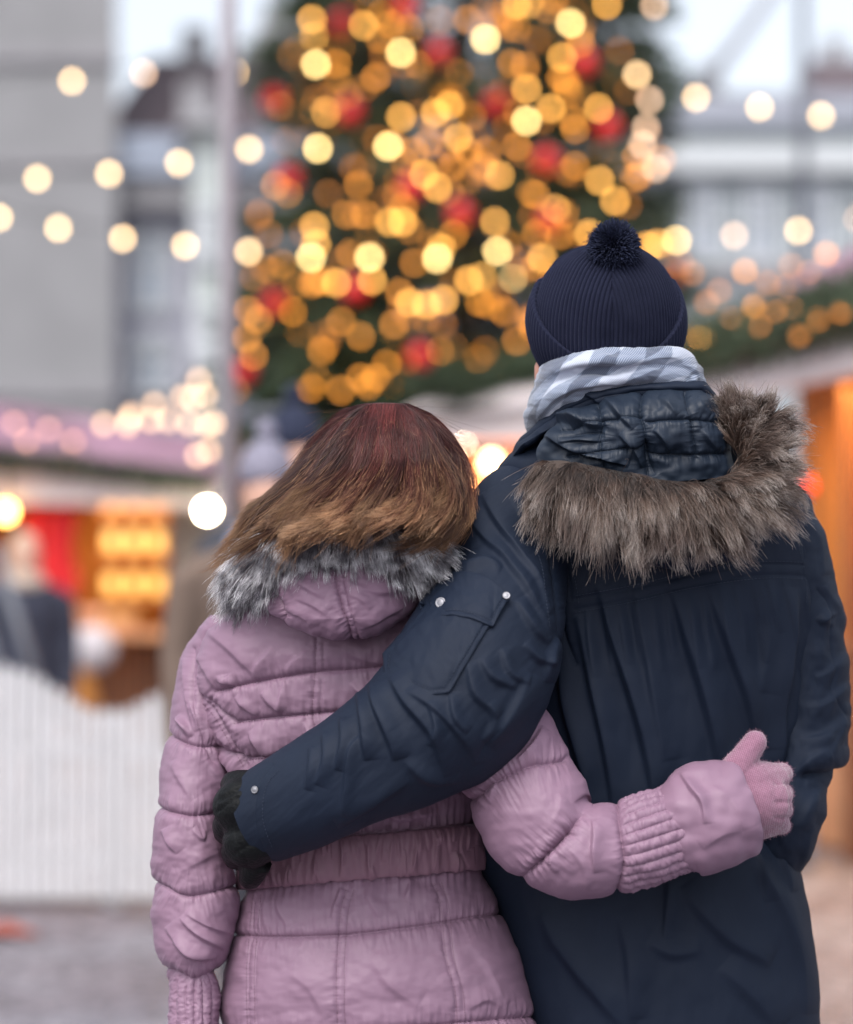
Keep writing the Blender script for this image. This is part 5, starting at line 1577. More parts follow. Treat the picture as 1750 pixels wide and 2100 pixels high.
# ---- his black glove round her waist
def tube3(pts, rr, n=24, k=30):
    c = catmull(np.array([(*p, r) for p, r in zip(pts, rr)], float), k)
    Wp = P(c[:, 0], c[:, 1], c[:, 2]); T = np.gradient(Wp, axis=0); T /= np.linalg.norm(T, axis=1)[:, None]
    ref = np.array([0, -1.0, 0]) * np.ones_like(T); bad = np.abs(T[:, 1]) > .95
    A = np.cross(T, ref + np.array([.15, 0, .1])); A /= np.linalg.norm(A, axis=1)[:, None]; B = np.cross(A, T)
    th = np.linspace(0, 2 * np.pi, n, endpoint=False); r = c[:, 3] / S
    # rounded ends
    e = np.linspace(0, 1, k); rnd = np.sqrt(np.clip(1 - (1 - np.clip((1 - e) * 7, 0, 1)) ** 2, .02, 1))
    r = r * rnd
    G_ = Wp[:, None] + r[:, None, None] * (A[:, None] * np.sin(th)[None, :, None] + B[:, None] * np.cos(th)[None, :, None])
    return cap_grid(G_)
gl = [tube3([(600, 1650, -.085), (550, 1665, -.08), (512, 1680, -.07)], [76, 78, 70]),
      tube3([(545, 1640, -.09), (500, 1650, -.085), (472, 1668, -.06)], [50, 56, 46]),
      tube3([(560, 1700, -.09), (520, 1720, -.085), (495, 1735, -.06)], [50, 56, 48])]
# four fingers curling away round the waist, thumb above
for (a, b_, c_, r_) in [((505, 1625, -.085), (470, 1645, -.05), (468, 1668, .02), 29), ((500, 1668, -.085), (470, 1690, -.05), (470, 1712, .025), 31),
                        ((510, 1718, -.08), (488, 1742, -.05), (488, 1760, .025), 31), ((535, 1765, -.07), (516, 1795, -.045), (516, 1806, .015), 24)]:
    gl.append(tube3([a, b_, ((b_[0] + c_[0]) / 2 - 2, (b_[1] + c_[1]) / 2, -.01), c_], [r_ + 3, r_ + 1, r_, r_ - 4]))
gl.append(tube3([(560, 1622, -.09), (520, 1606, -.085), (480, 1604, -.06), (468, 1618, -.01)], [34, 27, 23, 20]))
def glove_field(co, no):
    px, py = proj(co)
    ff = Field()
    ff.crease([(452, 1640), (490, 1618), (530, 1608)], .004, 4, taper=False).crease([(445, 1665), (480, 1640), (520, 1632)], .003, 3, taper=False)
    ff.crease([(450, 1712), (490, 1704), (530, 1690)], .003, 4).crease([(470, 1760), (500, 1740), (540, 1722)], .003, 4).crease([(478, 1700), (500, 1755), (520, 1800)], .002, 3)
    return ff.height(px, py) + .0008 * fbm(co[:, 0] * 60, co[:, 1] * 60, co[:, 2] * 60, 2)
remesh_union('glove', gl, .0032, LEATHER, man, 9, glove_field)
# ear lobe showing below the hat on the left
# ================================================================== THE WOMAN
PINK = fabric('mauve_pink_nylon', (.240, .146, .210), .50, .34, .05, 2200, .12, .05, (1, .8, 1), .02)
PINKR = fabric('mauve_pink_belt', (.205, .112, .152), .5, .3, .08, 2600, .06, .05, (1, .8, 1), .06)
WOOLP = fabric('dusty_pink_wool', (.40, .185, .27), .95, .2, .6, 900, .5, .12, (1, .75, .85), 0)
woman = empty('person', (-0.1, 0.12, 0), 'woman in a mauve pink quilted coat with reddish brown hair, her arm round the man', 'person')

# ---- coat body
rows = [(1165, 640, 830, .05, .06, 2.0), (1185, 590, 870, .055, .075, 2.0), (1215, 540, 905, .06, .09, 2.1), (1250, 478, 940, .065, .10, 2.2), (1290, 432, 968, .075, .108, 2.3), (1340, 405, 985, .08, .115, 2.4),
        (1400, 398, 995, .085, .12, 2.4), (1490, 415, 995, .09, .122, 2.4), (1560, 440, 990, .095, .12, 2.3), (1640, 478, 975, .10, .112, 2.2), (1720, 497, 978, .10, .108, 2.2), (1790, 503, 992, .10, .110, 2.2),
        (1835, 494, 1020, .10, .118, 2.2), (1915, 474, 1052, .09, .13, 2.2), (2000, 456, 1084, .085, .145, 2.2), (2100, 448, 1108, .085, .155, 2.2), (2260, 438, 1130, .085, .165, 2.2), (2380, 440, 1135, .085, .168, 2.2)]
GW0 = loft_rows(rows, 760, 820)
f = Field()
H = [  # quilting lines that run across
    [(440, 1418), (520, 1400), (640, 1380), (720, 1374), (800, 1368), (900, 1372), (990, 1380)],
    [(480, 1484), (560, 1474), (650, 1465), (720, 1458), (800, 1454), (990, 1460)],
    [(400, 1425), (440, 1470), (475, 1530), (500, 1572)],
    [(410, 1428), (452, 1462), (482, 1484)],
    [(425, 1530), (470, 1548), (505, 1560)],
    [(500, 1560), (640, 1545), (800, 1535), (990, 1535)],
    [(490, 1640), (640, 1625), (800, 1625), (990, 1612)],
    [(470, 1914), (560, 1918), (700, 1914), (860, 1896), (960, 1880), (1060, 1866)],
    [(440, 2112), (640, 2120), (800, 2112), (960, 2096), (1120, 2082)],
]
Vv = [[(649, 1310), (646, 1380), (640, 1465), (650, 1500), (655, 1560), (660, 1700)], [(520, 1835), (512, 1915), (506, 2000), (508, 2120)], [(710, 1825), (700, 1860), (694, 1915), (690, 2000), (692, 2120)],
      [(890, 1810), (905, 1860), (915, 1960), (935, 2040), (938, 2120)], [(398, 1340), (400, 1425)]]
for l in H[:2] + H[3:]: f.seam(l, .0058, 4.5, .0036, 24, 10)
f.seam(H[2], .005, 4.5, .0035, 16, 9)
for l in Vv: f.seam(l, .0035, 4, .0022, 12, 9)
f.seam([(664, 1320), (662, 1380), (656, 1465)], .0025, 3, .001, 8, 8)
for l in Vv[1:4]: f.crease([(x + 16, y) for x, y in l], .0022, 3, taper=False)
f.puff(H + [[(505, 1760), (1000, 1700)], [(505, 1822), (760, 1806), (1000, 1776)]], .0058, 26)
# radiating pulls
for pts, a, w, w2 in [([(420, 1290), (470, 1330), (520, 1380), (540, 1400)], .006, 12, 30), ([(560, 1330), (530, 1365), (520, 1395)], .005, 9, 20), ([(450, 1385), (455, 1400), (480, 1405)], .006, 8, 16),
                      ([(640, 1330), (600, 1360), (585, 1385)], .004, 9, 24), ([(700, 1330), (740, 1350), (790, 1360)], .005, 12, 30), ([(400, 1345), (425, 1380), (445, 1420)], .005, 9, 20),
                      ([(510, 1500), (535, 1540), (555, 1575)], .009, 8, 26), ([(625, 1480), (635, 1510), (650, 1530)], .007, 7, 14), ([(580, 1400), (575, 1430), (570, 1460)], .004, 7, 18), ([(535, 1420), (550, 1440), (575, 1465)], .006, 7, 16),
                      ([(480, 1430), (500, 1450), (525, 1470)], .005, 7, 16), ([(720, 1400), (740, 1425), (765, 1445)], .006, 7, 18), ([(690, 1480), (700, 1510), (715, 1530)], .005, 7, 16), ([(440, 1500), (455, 1520), (470, 1535)], .005, 6, 12),
                      ([(440, 1545), (465, 1570), (490, 1600)], .008, 7, 16), ([(560, 1640), (600, 1655), (660, 1650)], .005, 8, 20), ([(760, 1650), (820, 1680), (900, 1665)], .006, 8, 20), ([(840, 1610), (850, 1650), (870, 1690)], .005, 7, 18),
                      ([(700, 1820), (690, 1850), (680, 1885)], .007, 6, 20), ([(845, 1800), (840, 1820), (830, 1845)], .005, 5, 12), ([(745, 1815), (760, 1850), (780, 1880)], .004, 9, 24), ([(570, 1840), (575, 1870), (590, 1900)], .004, 9, 24),
                      ([(590, 1990), (640, 2030), (670, 2090)], .005, 16, 40), ([(760, 1960), (800, 2020), (860, 2060)], .006, 16, 44), ([(960, 1930), (1000, 1980), (1040, 2060)], .005, 14, 34), ([(960, 2070), (1000, 2050), (1040, 2070)], .005, 10, 20)]:
    f.fold(pts, a, w, w2)
def pleats(y0, y1, fq, amp, up):
    def g(x, y):
        yc = 1798 - .088 * (x - 750)
        d = (y - yc) if not up else (yc - 96 - y)
        return np.where(d > -5, amp * perlin(x / fq, d / 130.0, 3.3) * np.exp(-np.clip(d, 0, 999) / 34), 0)
    return g
f.func(pleats(0, 0, 11, .006, False)).func(pleats(0, 0, 11, .006, True))
f.func(lambda x, y: .003 * fbm(x / 75, y / 60, 3.7, 3))
GW = f.apply(GW0)
coatw = grid_obj('coat', cap_grid(GW), PINK, woman)
# belt: a gathered band, its own piece
R0 = np.asarray(rows, float)
def torso_pt(th, y, off):
    xl, xr, Yc, hd, n = interp_rows(R0, y)
    c, s_ = np.cos(th), np.sin(th); e_ = 2 / n
    X = (xl + xr) / 2 + ((xr - xl) / 2 + off * S) * np.sign(c) * np.abs(c) ** e_
    Yd = Yc + (hd + off) * np.sign(s_) * np.abs(s_) ** e_
    return X, Yd
nb_, ns = 110, 900
th = np.linspace(0, 2 * np.pi, ns, endpoint=False) - np.pi / 2
GB = []
for v in np.linspace(0, 1, nb_):
    x = 750 + 248 * np.cos(th); y = (1712 + 92 * v) - .088 * (x - 750)
    off = .0035 + .0095 * math.sin(math.pi * min(1, max(0, v))) ** .35
    X, Yd = torso_pt(th, y, off); GB.append(P(X, y, Yd))
GB = np.stack(GB)
f = Field()
for i in range(46):
    x = 515 + i * 10.6 + rng.uniform(-3, 3); yt = 1712 - .088 * (x - 750); ln = rng.uniform(28, 60); up = rng.random() < .5; a_ = rng.uniform(.002, .0045); sl2 = rng.uniform(-8, 8)
    if up: f.fold([(x, yt), (x + sl2 * .5, yt + ln * .5), (x + sl2, yt + ln)], a_, 3, 8)
    else: f.fold([(x, yt + 92), (x + sl2 * .5, yt + 92 - ln * .5), (x + sl2, yt + 92 - ln)], a_, 3, 8)
for i in range(9):
    x = 540 + i * 52 + rng.uniform(-12, 12); yt = 1712 - .088 * (x - 750); f.fold([(x, yt + 4), (x + rng.uniform(-10, 10), yt + 45), (x + rng.uniform(-14, 14), yt + 88)], .004, 4, 14)
f.func(lambda x, y: .0022 * fbm(x / 16, y / 70, 6.2, 2))
GB = f.apply(GB)
e0, e1 = GB[0], GB[-1]; mid = GB.mean((0, 1)); 
GB = np.concatenate([(mid + (e0 - mid) * np.array([.955, .93, 1]))[None], GB, (mid + (e1 - mid) * np.array([.955, .93, 1]))[None]])
grid_obj('belt', GB, PINKR, coatw)
GWB = bvh_of(GW)

PTHR = simple('mauve_thread', (.16, .075, .12), .7)
stitches('stitching', [H[0], H[1], H[2], H[5], H[6], H[7], H[8]] + Vv[:4] + [[(x + 16, y) for x, y in l] for l in Vv[1:4]], GWB, PTHR, coatw, 3.4, 2.6, .0004)

# ---- her left sleeve, hanging
rows_s = [(1262, 432, 480, .10, .04, 2), (1285, 408, 492, .115, .06, 2), (1320, 386, 500, .135, .074, 2.1), (1380, 364, 500, .14, .082, 2.1), (1450, 349, 492, .135, .084, 2.1), (1510, 338, 484, .12, .084, 2.1), (1600, 324, 470, .10, .082, 2.1),
          (1660, 319, 462, .083, .082, 2.1), (1740, 311, 470, .08, .084, 2.1), (1822, 311, 492, .075, .084, 2.1), (1900, 314, 486, .07, .082, 2.1), (1960, 322, 470, .065, .078, 2.1), (1990, 336, 458, .06, .066, 2.1), (2010, 341, 454, .06, .060, 2.1),
          (2100, 344, 450, .05, .055, 2.1), (2170, 348, 446, .045, .052, 2.1)]
G = loft_rows(rows_s, 640, 420)
f = Field()
SH = [[(335, 1502), (360, 1516), (400, 1528), (450, 1530), (500, 1530)], [(312, 1652), (345, 1664), (400, 1672), (470, 1664)], [(304, 1806), (340, 1822), (380, 1838), (430, 1832), (500, 1812)], [(325, 1984), (350, 1994), (400, 2012), (465, 1990)]]
for l in SH[:3]: f.seam(l, .0052, 4.5, .0038, 24, 10)
f.seam(SH[3], .005, 7, .003, 22, 11)
f.puff(SH, .0055, 20)
f.seam([(398, 1330), (400, 1425), (412, 1500), (440, 1560)], .004, 5, .001, 14, 9)
for pts, a, w, w2 in [([(358, 1470), (375, 1488), (388, 1510)], .012, 9, 9), ([(380, 1350), (385, 1420), (400, 1500)], .009, 9, 26), ([(395, 1440), (405, 1480), (410, 1510)], .006, 7, 14), ([(350, 1560), (370, 1600), (395, 1640)], .004, 10, 22),
                      ([(335, 1700), (350, 1730), (365, 1750)], .006, 7, 18), ([(395, 1700), (415, 1720), (420, 1700)], .005, 7, 14), ([(360, 1790), (400, 1770), (460, 1740)], .004, 12, 30), ([(370, 1880), (410, 1920), (470, 1950)], .008, 7, 20),
                      ([(380, 1870), (430, 1900), (480, 1915)], .006, 7, 16), ([(340, 1900), (380, 1950), (430, 1975)], .007, 8, 22), ([(355, 1930), (390, 1960), (450, 1965)], .005, 7, 16), ([(425, 1560), (450, 1600), (460, 1640)], .005, 9, 20)]:
    f.fold(pts, a, w, w2)
f.func(lambda x, y: np.where(y > 2000, np.clip((y - 2000) / 25, 0, 1) * .0036 * (np.abs(np.sin((x - 342) / 19.0 * math.pi)) ** .6 - .4), 0) + np.where(y > 2005, .0012 * fbm(x / 12, y / 9, 2, 2), 0))
f.func(lambda x, y: .003 * fbm(x / 60, y / 50, 8.7, 3))
G = f.apply(G)
slw = grid_obj('sleeve', cap_grid(G), PINK, coatw)
# a hand in a wool glove hangs below the frame
hx = 395
hg = [tube3([(hx, 2150, .045), (hx, 2210, .04), (hx + 2, 2260, .03)], [36, 46, 42])]
for dy, yy in zip((-.038, -.013, .012, .036), (2345, 2365, 2358, 2330)): hg.append(tube3([(hx + 4, 2235, .035 + dy), (hx + 8, 2300, .032 + dy), (hx - 2, yy, .03 + dy)], [19, 15, 11]))
hg.append(tube3([(hx - 10, 2190, .0), (hx - 14, 2240, -.03), (hx - 8, 2285, -.035)], [20, 16, 12]))
remesh_union('glove', hg, .0035, WOOLP, woman, 3)

# ---- her right sleeve round the man
spine = [(905, 1330, .05, 90), (950, 1400, .02, 108), (1002, 1480, -.03, 114), (1050, 1570, -.07, 117), (1094, 1660, -.10, 118), (1142, 1722, -.12, 110), (1205, 1745, -.13, 98), (1270, 1737, -.13, 94), (1340, 1715, -.125, 91), (1410, 1694, -.115, 90), (1470, 1676, -.11, 84)]
G = tube_spine(spine, 720, 560)
f = Field()
E1 = [(940, 1650), (960, 1642), (1014, 1601), (1083, 1569), (1165, 1553)]
E2 = [(1196, 1660), (1180, 1680), (1156, 1711), (1110, 1765), (1060, 1810)]
E0 = [(1120, 1465), (1100, 1520), (1070, 1545), (1010, 1580)]
E3 = [(1262, 1640), (1272, 1700), (1282, 1770), (1268, 1845)]
f.seam(E1, .0065, 5, .005, 30, 10); f.crease(E2, .017, 6, pucker=.006, plen=24, pfreq=12); f.seam(E3, .007, 6, .003, 12, 9)
f.puff([E1, E2, E3], .006, 26)
for pts, a, w, w2 in [([(1115, 1490), (1090, 1530), (1060, 1560)], .009, 7, 26), ([(1216, 1680), (1218, 1710), (1216, 1750), (1221, 1790)], .009, 6, 18), ([(1000, 1500), (985, 1550), (975, 1600)], .008, 10, 24), ([(1040, 1500), (1020, 1540), (1000, 1580)], .006, 9, 22),
                      ([(1120, 1740), (1130, 1770), (1140, 1790)], .006, 5, 10), ([(1090, 1745), (1110, 1765), (1130, 1775)], .006, 5, 10), ([(1150, 1610), (1150, 1660), (1120, 1710)], .004, 16, 34), ([(1170, 1740), (1200, 1780), (1205, 1830)], .004, 12, 28), ([(1000, 1650), (1010, 1620), (1015, 1600)], .004, 6, 12)]:
    f.fold(pts, a, w, w2)
# quilted ribs run along the forearm
sp_c = catmull(np.array([(1262, 1741), (1340, 1718), (1420, 1692), (1500, 1668)], float), 60)
def ribs(x, y):
    d, t, L = poly_dist(x, y, sp_c)
    m = np.clip((x - 1272) / 14, 0, 1)
    # angle around the sleeve from the signed distance
    a = np.arcsin(np.clip(d / 98, -.995, .995)) / (math.pi / 2)
    r_ = np.abs(np.sin(a * 6.3 * math.pi / 1.0))
    return m * (.0042 * (r_ ** .55) - .003 + .0016 * perlin(t / 11, a * 5.6, 4.4) + .0012 * perlin(t / 5, a * 9, 1.4))
f.func(ribs)
f.func(lambda x, y: .0032 * fbm(x / 70, y / 60, 1.9, 3))
G = f.apply(G, radial=True)
srw = grid_obj('sleeve', cap_grid(G), PINK, coatw)
# wide turned cuff
spine = [(1404, 1693, -.118, 88), (1409, 1691, -.12, 98), (1420, 1688, -.12, 104), (1440, 1682, -.118, 107), (1465, 1674, -.115, 106), (1495, 1664, -.112, 102), (1518, 1656, -.108, 96), (1527, 1653, -.107, 92)]
G = tube_spine(spine, 260, 480)
f = Field()
f.func(lambda x, y: .006 * fbm(x / 70, y / 60, 5.1, 2))
f.fold([(1400, 1590), (1420, 1622), (1440, 1650), (1446, 1690)], .008, 6, 16).fold([(1440, 1600), (1500, 1640), (1530, 1700)], .004, 16, 44).fold([(1440, 1740), (1480, 1710), (1520, 1700)], .004, 12, 30).fold([(1370, 1600), (1420, 1585), (1480, 1580)], .005, 14, 30)
G = f.apply(G)
cf = grid_obj('cuff', G, PINK, srw)
e = G[-1]; cc = e.mean(0); back_ = G[-60].mean(0) - cc
ring = [e, e + (cc - e) * .06 + back_ * .1, e + (cc - e) * .14 + back_ * .6, e + (cc - e) * .3 + back_ * 1.2]
mesh('cuff_lining', np.concatenate(ring), grid_faces(4, len(e)), PINKR, cf)
e = G[0]; cc = e.mean(0); ring = [e, e + (cc - e) * .2 + (G[30].mean(0) - cc) * .5]
mesh('cuff_hem', np.concatenate(ring), grid_faces(2, len(e)), PINKR, cf)

# ---- her glove on the man's side: palm, four fingers folding away round him, thumb up
gl = [tube3([(1470, 1662, -.11), (1530, 1648, -.11), (1604, 1642, -.09)], [62, 66, 56]),
      tube3([(1490, 1615, -.11), (1540, 1606, -.11), (1606, 1604, -.075)], [46, 46, 36]),
      tube3([(1490, 1680, -.11), (1550, 1678, -.105), (1606, 1672, -.075)], [44, 44, 34]),
      tube3([(1520, 1640, -.11), (1560, 1640, -.105), (1608, 1640, -.075)], [46, 46, 36])]
for y, r_, x1 in ((1588, 23, 1600), (1626, 22.5, 1602), (1662, 21.5, 1602), (1692, 19, 1600)):
    gl.append(tube3([(x1 - 52, y + 2, -.10), (x1 - 6, y, -.08), (x1 + 4, y, -.045), (x1 - 4, y + 2, .0), (x1 - 12, y + 3, .03)], [r_ + 2, r_, r_, r_ - 1, r_ - 3]))
gl.append(tube3([(1488, 1640, -.12), (1508, 1585, -.12), (1534, 1543, -.115), (1563, 1503, -.105)], [40, 34, 26, 23]))
gl.append(tube3([(1505, 1600, -.115), (1535, 1586, -.11), (1568, 1592, -.10)], [28, 27, 24]))
def glove_f2(co, no):
    px, py = proj(co)
    kx = px * .96 - py * .28; ky = px * .28 + py * .96
    wall = np.sin(kx / 5.2 * 2 * math.pi) * np.sin(ky / 4.4 * math.pi)
    ff = Field()
    for y in (1607, 1645, 1678): ff.crease([(1592, y), (1608, y), (1630, y)], .003, 4, taper=False)
    return .00035 * wall + ff.height(px, py) + .0006 * fbm(co[:, 0] * 90, co[:, 1] * 90, co[:, 2] * 90, 2)
def knit_mat():
    m, nt, b = new_mat('dusty_pink_knit')
    b.inputs['Roughness'].default_value = .95; b.inputs['Sheen Weight'].default_value = .5; b.inputs['Specular IOR Level'].default_value = .15
    tc = nd(nt, 'ShaderNodeTexCoord'); mp = nd(nt, 'ShaderNodeMapping'); mp.inputs['Rotation'].default_value = (0, math.radians(15), 0); nt.links.new(tc.outputs['Object'], mp.inputs['Vector'])
    w1 = nd(nt, 'ShaderNodeTexWave', Scale=120.0, Distortion=1.5, Detail=2.0); w1.bands_direction = 'X'; w2 = nd(nt, 'ShaderNodeTexWave', Scale=150.0, Distortion=1.5, Detail=2.0); w2.bands_direction = 'Z'
    nt.links.new(mp.outputs['Vector'], w1.inputs['Vector']); nt.links.new(mp.outputs['Vector'], w2.inputs['Vector'])
    mu = nd(nt, 'ShaderNodeMath'); mu.operation = 'MULTIPLY'; nt.links.new(w1.outputs['Fac'], mu.inputs[0]); nt.links.new(w2.outputs['Fac'], mu.inputs[1])
    r = nd(nt, 'ShaderNodeValToRGB'); r.color_ramp.elements[0].color = (.21, .10, .15, 1); r.color_ramp.elements[1].color = (.37, .19, .275, 1); r.color_ramp.elements[1].position = .6
    nt.links.new(mu.outputs[0], r.inputs['Fac']); nt.links.new(r.outputs['Color'], b.inputs['Base Color'])
    bp = nd(nt, 'ShaderNodeBump', Strength=.5, Distance=.001); nt.links.new(mu.outputs[0], bp.inputs['Height']); nt.links.new(bp.outputs['Normal'], b.inputs['Normal'])
    return m
PKNIT = knit_mat()
gb = remesh_union('glove', gl, .0026, PKNIT, woman, 7, glove_f2)
# short wool fuzz
me = gb.data; nv_ = len(me.vertices); co = np.empty(nv_ * 3, np.float32); me.vertices.foreach_get('co', co); co = co.reshape(-1, 3); no = np.empty(nv_ * 3, np.float32); me.vertices.foreach_get('normal', no); no = no.reshape(-1, 3)
R = np.random.RandomState(8); ii = R.randint(0, nv_, 7000); dn = no[ii] + R.normal(size=(7000, 3)) * .7
fz = co[ii][:, None] + dn[:, None] * (np.linspace(0, 1, 4)[None, :, None]) * (.0010 + .0011 * R.rand(7000, 1, 1))
hair_obj('fuzz', fz, hair_mat('pink_fuzz', [(0, (.28, .14, .2)), (1, (.42, .25, .32))], .9, .2, spec=.1), gb, .00012, .00006)

# ---- hood lying on her back
def Yh2(x, y): return -.055 - .03 * np.clip((y - 1150) / 120, 0, 1) + .05 * ((x - 700) / 190) ** 2
out = [(530, 1130), (522, 1180), (527, 1222), (560, 1268), (625, 1298), (695, 1316), (738, 1318), (800, 1290), (852, 1248), (885, 1215), (900, 1170), (900, 1120), (820, 1080), (700, 1070), (600, 1085)]
G = pillow(out, Yh2, (.055, .06), 150, 520, .5)
f = Field()
hs_ = [[(684, 1100), (688, 1180), (700, 1240), (714, 1285), (722, 1318)], [(556, 1140), (548, 1190), (566, 1230), (580, 1275)]]
f.seam(hs_[0], .005, 4, .004, 12, 8); f.seam([(x + 17, y) for x, y in hs_[0]], .0035, 3, .002, 10, 8); f.seam(hs_[1], .0045, 4, .0045, 16, 8)
f.puff([hs_[0], hs_[1]], .006, 26)
for pts, a, w, w2 in [([(590, 1180), (620, 1200), (665, 1225)], .004, 9, 24), ([(600, 1225), (640, 1240), (670, 1260)], .004, 8, 22), ([(730, 1200), (780, 1215), (840, 1205)], .004, 10, 28), ([(575, 1250), (620, 1265), (640, 1290)], .004, 8, 18), ([(740, 1290), (780, 1270), (830, 1240)], .004, 8, 22), ([(700, 1210), (740, 1230), (760, 1250)], .003, 7, 16)]: f.fold(pts, a, w, w2)
f.func(lambda x, y: .003 * fbm(x / 50, y / 45, 2.9, 3))
G = f.apply(G)
hoodw = grid_obj('hood', G, PINK, woman)
# ---- fur of the hood
FP = [(508, 1215, .06), (514, 1188, .02), (536, 1160, -.03), (570, 1118, -.065), (640, 1098, -.09), (720, 1095, -.10), (800, 1108, -.10), (860, 1135, -.085), (900, 1165, -.05), (918, 1185, .0)]
core = tube_spine([(x, y, Y, 30 if 0 < i < len(FP) - 1 else 16) for i, (x, y, Y) in enumerate(FP)], 200, 60)
FURG = simple('grey_fur_backing', (.10, .09, .095), .9)
furw = grid_obj('fur_trim', cap_grid(core), FURG, hoodw)


def flow_w(t):
    ang = np.interp(t, [0, .15, .3, .5, .7, .85, 1.0], np.radians([112, 128, 118, 98, 72, 52, 60])) + .15 * perlin(t * 12, 7.0)
    return np.stack([np.cos(ang), np.sin(ang)], 1)


WFUR = hair_mat('silver_fur', [(0, (.075, .055, .06)), (.4, (.115, .09, .10)), (.75, (.12, .11, .13)), (1.0, (.07, .075, .09))], .5, .35,
                patch=[(0, (.20, .18, .19)), (.45, (.50, .48, .52)), (.9, (.78, .77, .80)), (1.0, (.8, .8, .82))], pscale=42)
rad_ = lambda t: np.interp(t, [0, .12, .88, 1], [.012, .020, .020, .012])
len_ = lambda t: np.interp(t, [0, .2, .5, .8, 1], [.038, .040, .029, .033, .032])
s1 = fur_strands(FP, rad_, 34000, len_, flow_w, 8, 13, .55, 620, .45, .35, .30, curl=.08)
s2 = fur_strands(FP, rad_, 5000, lambda t: len_(t) * 1.15, flow_w, 8, 14, .1, 300, .6, .25, .35, curl=.15)
hair_obj('fur_strands', np.concatenate([s1, s2]), WFUR, furw, .00028, .00006)

# ---- head, body, boots
wx = float(P(790, 930, .06)[0])
human('body', woman, 1.585, wx, .055, 1.32, .97, lean=float(P(730, 1500, .1)[0]) - wx)
tx = float(P(775, 2300, .12)[0])
legs = [cap_grid(np.stack([ring_at((tx + s_ * .095, .12), a, a * 1.05, zz) for zz, a in [(.08, .06), (.2, .062), (.45, .075), (.62, .085), (.70, .085)]])) for s_ in (-1, 1)]
remesh_union('trousers', legs, .01, JEANS, woman, 3)
for s_ in (-1, 1):
    b_ = cap_grid(np.stack([ring_at((tx + s_ * .1, .15), .044, .125, 0.0), ring_at((tx + s_ * .1, .15), .046, .127, .03), ring_at((tx + s_ * .1, .145), .042, .11, .06), ring_at((tx + s_ * .095, .12), .045, .07, .10), ring_at((tx + s_ * .095, .11), .058, .062, .30)]))
    remesh_union('boot', [b_], .008, BOOT, woman, 2)

# ---- hair: guide locks from the crown down, swept to her left and flicked up at the ends
GD = [
    [(782, 826, .0), (735, 836, .03), (690, 860, .05), (645, 905, .07), (608, 960, .07), (568, 1005, .06), (528, 1046, .05), (500, 1088, .04), (474, 1148, .04)],
    [(784, 826, -.01), (742, 838, .0), (700, 868, .01), (655, 920, .01), (618, 975, .0), (575, 1020, .0), (536, 1058, .0), (508, 1098, .0), (484, 1138, .0)],
    [(786, 826, -.015), (748, 842, -.02), (710, 880, -.03), (672, 935, -.045), (638, 985, -.05), (600, 1025, -.055), (560, 1065, -.05), (528, 1100, -.04), (500, 1128, -.035)],
    [(788, 827, -.02), (760, 846, -.035), (728, 890, -.055), (702, 945, -.07), (675, 990, -.08), (640, 1028, -.085), (605, 1062, -.085), (575, 1088, -.08), (545, 1108, -.075)],
    [(790, 827, -.022), (770, 848, -.042), (750, 895, -.068), (735, 950, -.085), (715, 995, -.10), (685, 1030, -.105), (655, 1055, -.105), (625, 1072, -.105), (598, 1084, -.10)],
    [(792, 827, -.024), (785, 850, -.046), (778, 900, -.074), (772, 955, -.092), (757, 1000, -.115), (730, 1032, -.125), (702, 1052, -.125), (675, 1064, -.12), (650, 1070, -.115)],
    [(795, 827, -.024), (802, 850, -.046), (808, 900, -.074), (810, 955, -.092), (798, 1003, -.118), (775, 1034, -.13), (748, 1054, -.13), (722, 1064, -.125), (700, 1070, -.12)],
    [(798, 827, -.022), (820, 850, -.042), (838, 900, -.068), (846, 955, -.088), (840, 1003, -.112), (822, 1036, -.125), (800, 1056, -.125), (776, 1068, -.12), (755, 1074, -.115)],
    [(801, 827, -.02), (836, 850, -.035), (866, 898, -.055), (880, 955, -.07), (882, 1005, -.092), (872, 1042, -.108), (856, 1070, -.11), (838, 1084, -.11), (815, 1080, -.11)],
    [(804, 827, -.015), (850, 850, -.02), (890, 896, -.035), (912, 950, -.045), (920, 1002, -.062), (914, 1045, -.08), (900, 1080, -.09), (882, 1108, -.095), (858, 1120, -.10)],
    [(807, 827, -.01), (862, 850, .0), (908, 896, -.01), (935, 950, -.01), (948, 1000, -.025), (948, 1042, -.04), (936, 1078, -.055), (915, 1100, -.07), (890, 1112, -.075)],
    [(810, 827, .0), (872, 852, .03), (920, 900, .04), (948, 955, .04), (962, 1005, .03), (966, 1045, .01), (958, 1080, .0), (942, 1105, -.02), (925, 1125, -.03)],
]
GDs = np.stack([catmull(np.array(g, float), 24) for g in GD])            # (12,24,3) px,py,Y


def guide(u, k):
    """u in 0..11 -> polyline (n,24,3)"""
    i = np.clip(np.floor(u).astype(int), 0, len(GDs) - 2); w = (u - i)[:, None, None]
    return GDs[i] * (1 - w) + GDs[i + 1] * w


NL = 17
_R = np.random.RandomState(77)
LOCK = np.sort((np.arange(NL) + .5 + .5 * (_R.rand(NL) - .5)) * (len(GDs) - 1) / NL); LPH = _R.rand(NL) * 6.28; LSH = .45 + .9 * _R.rand(NL); LAM = 12 + 24 * _R.rand(NL)


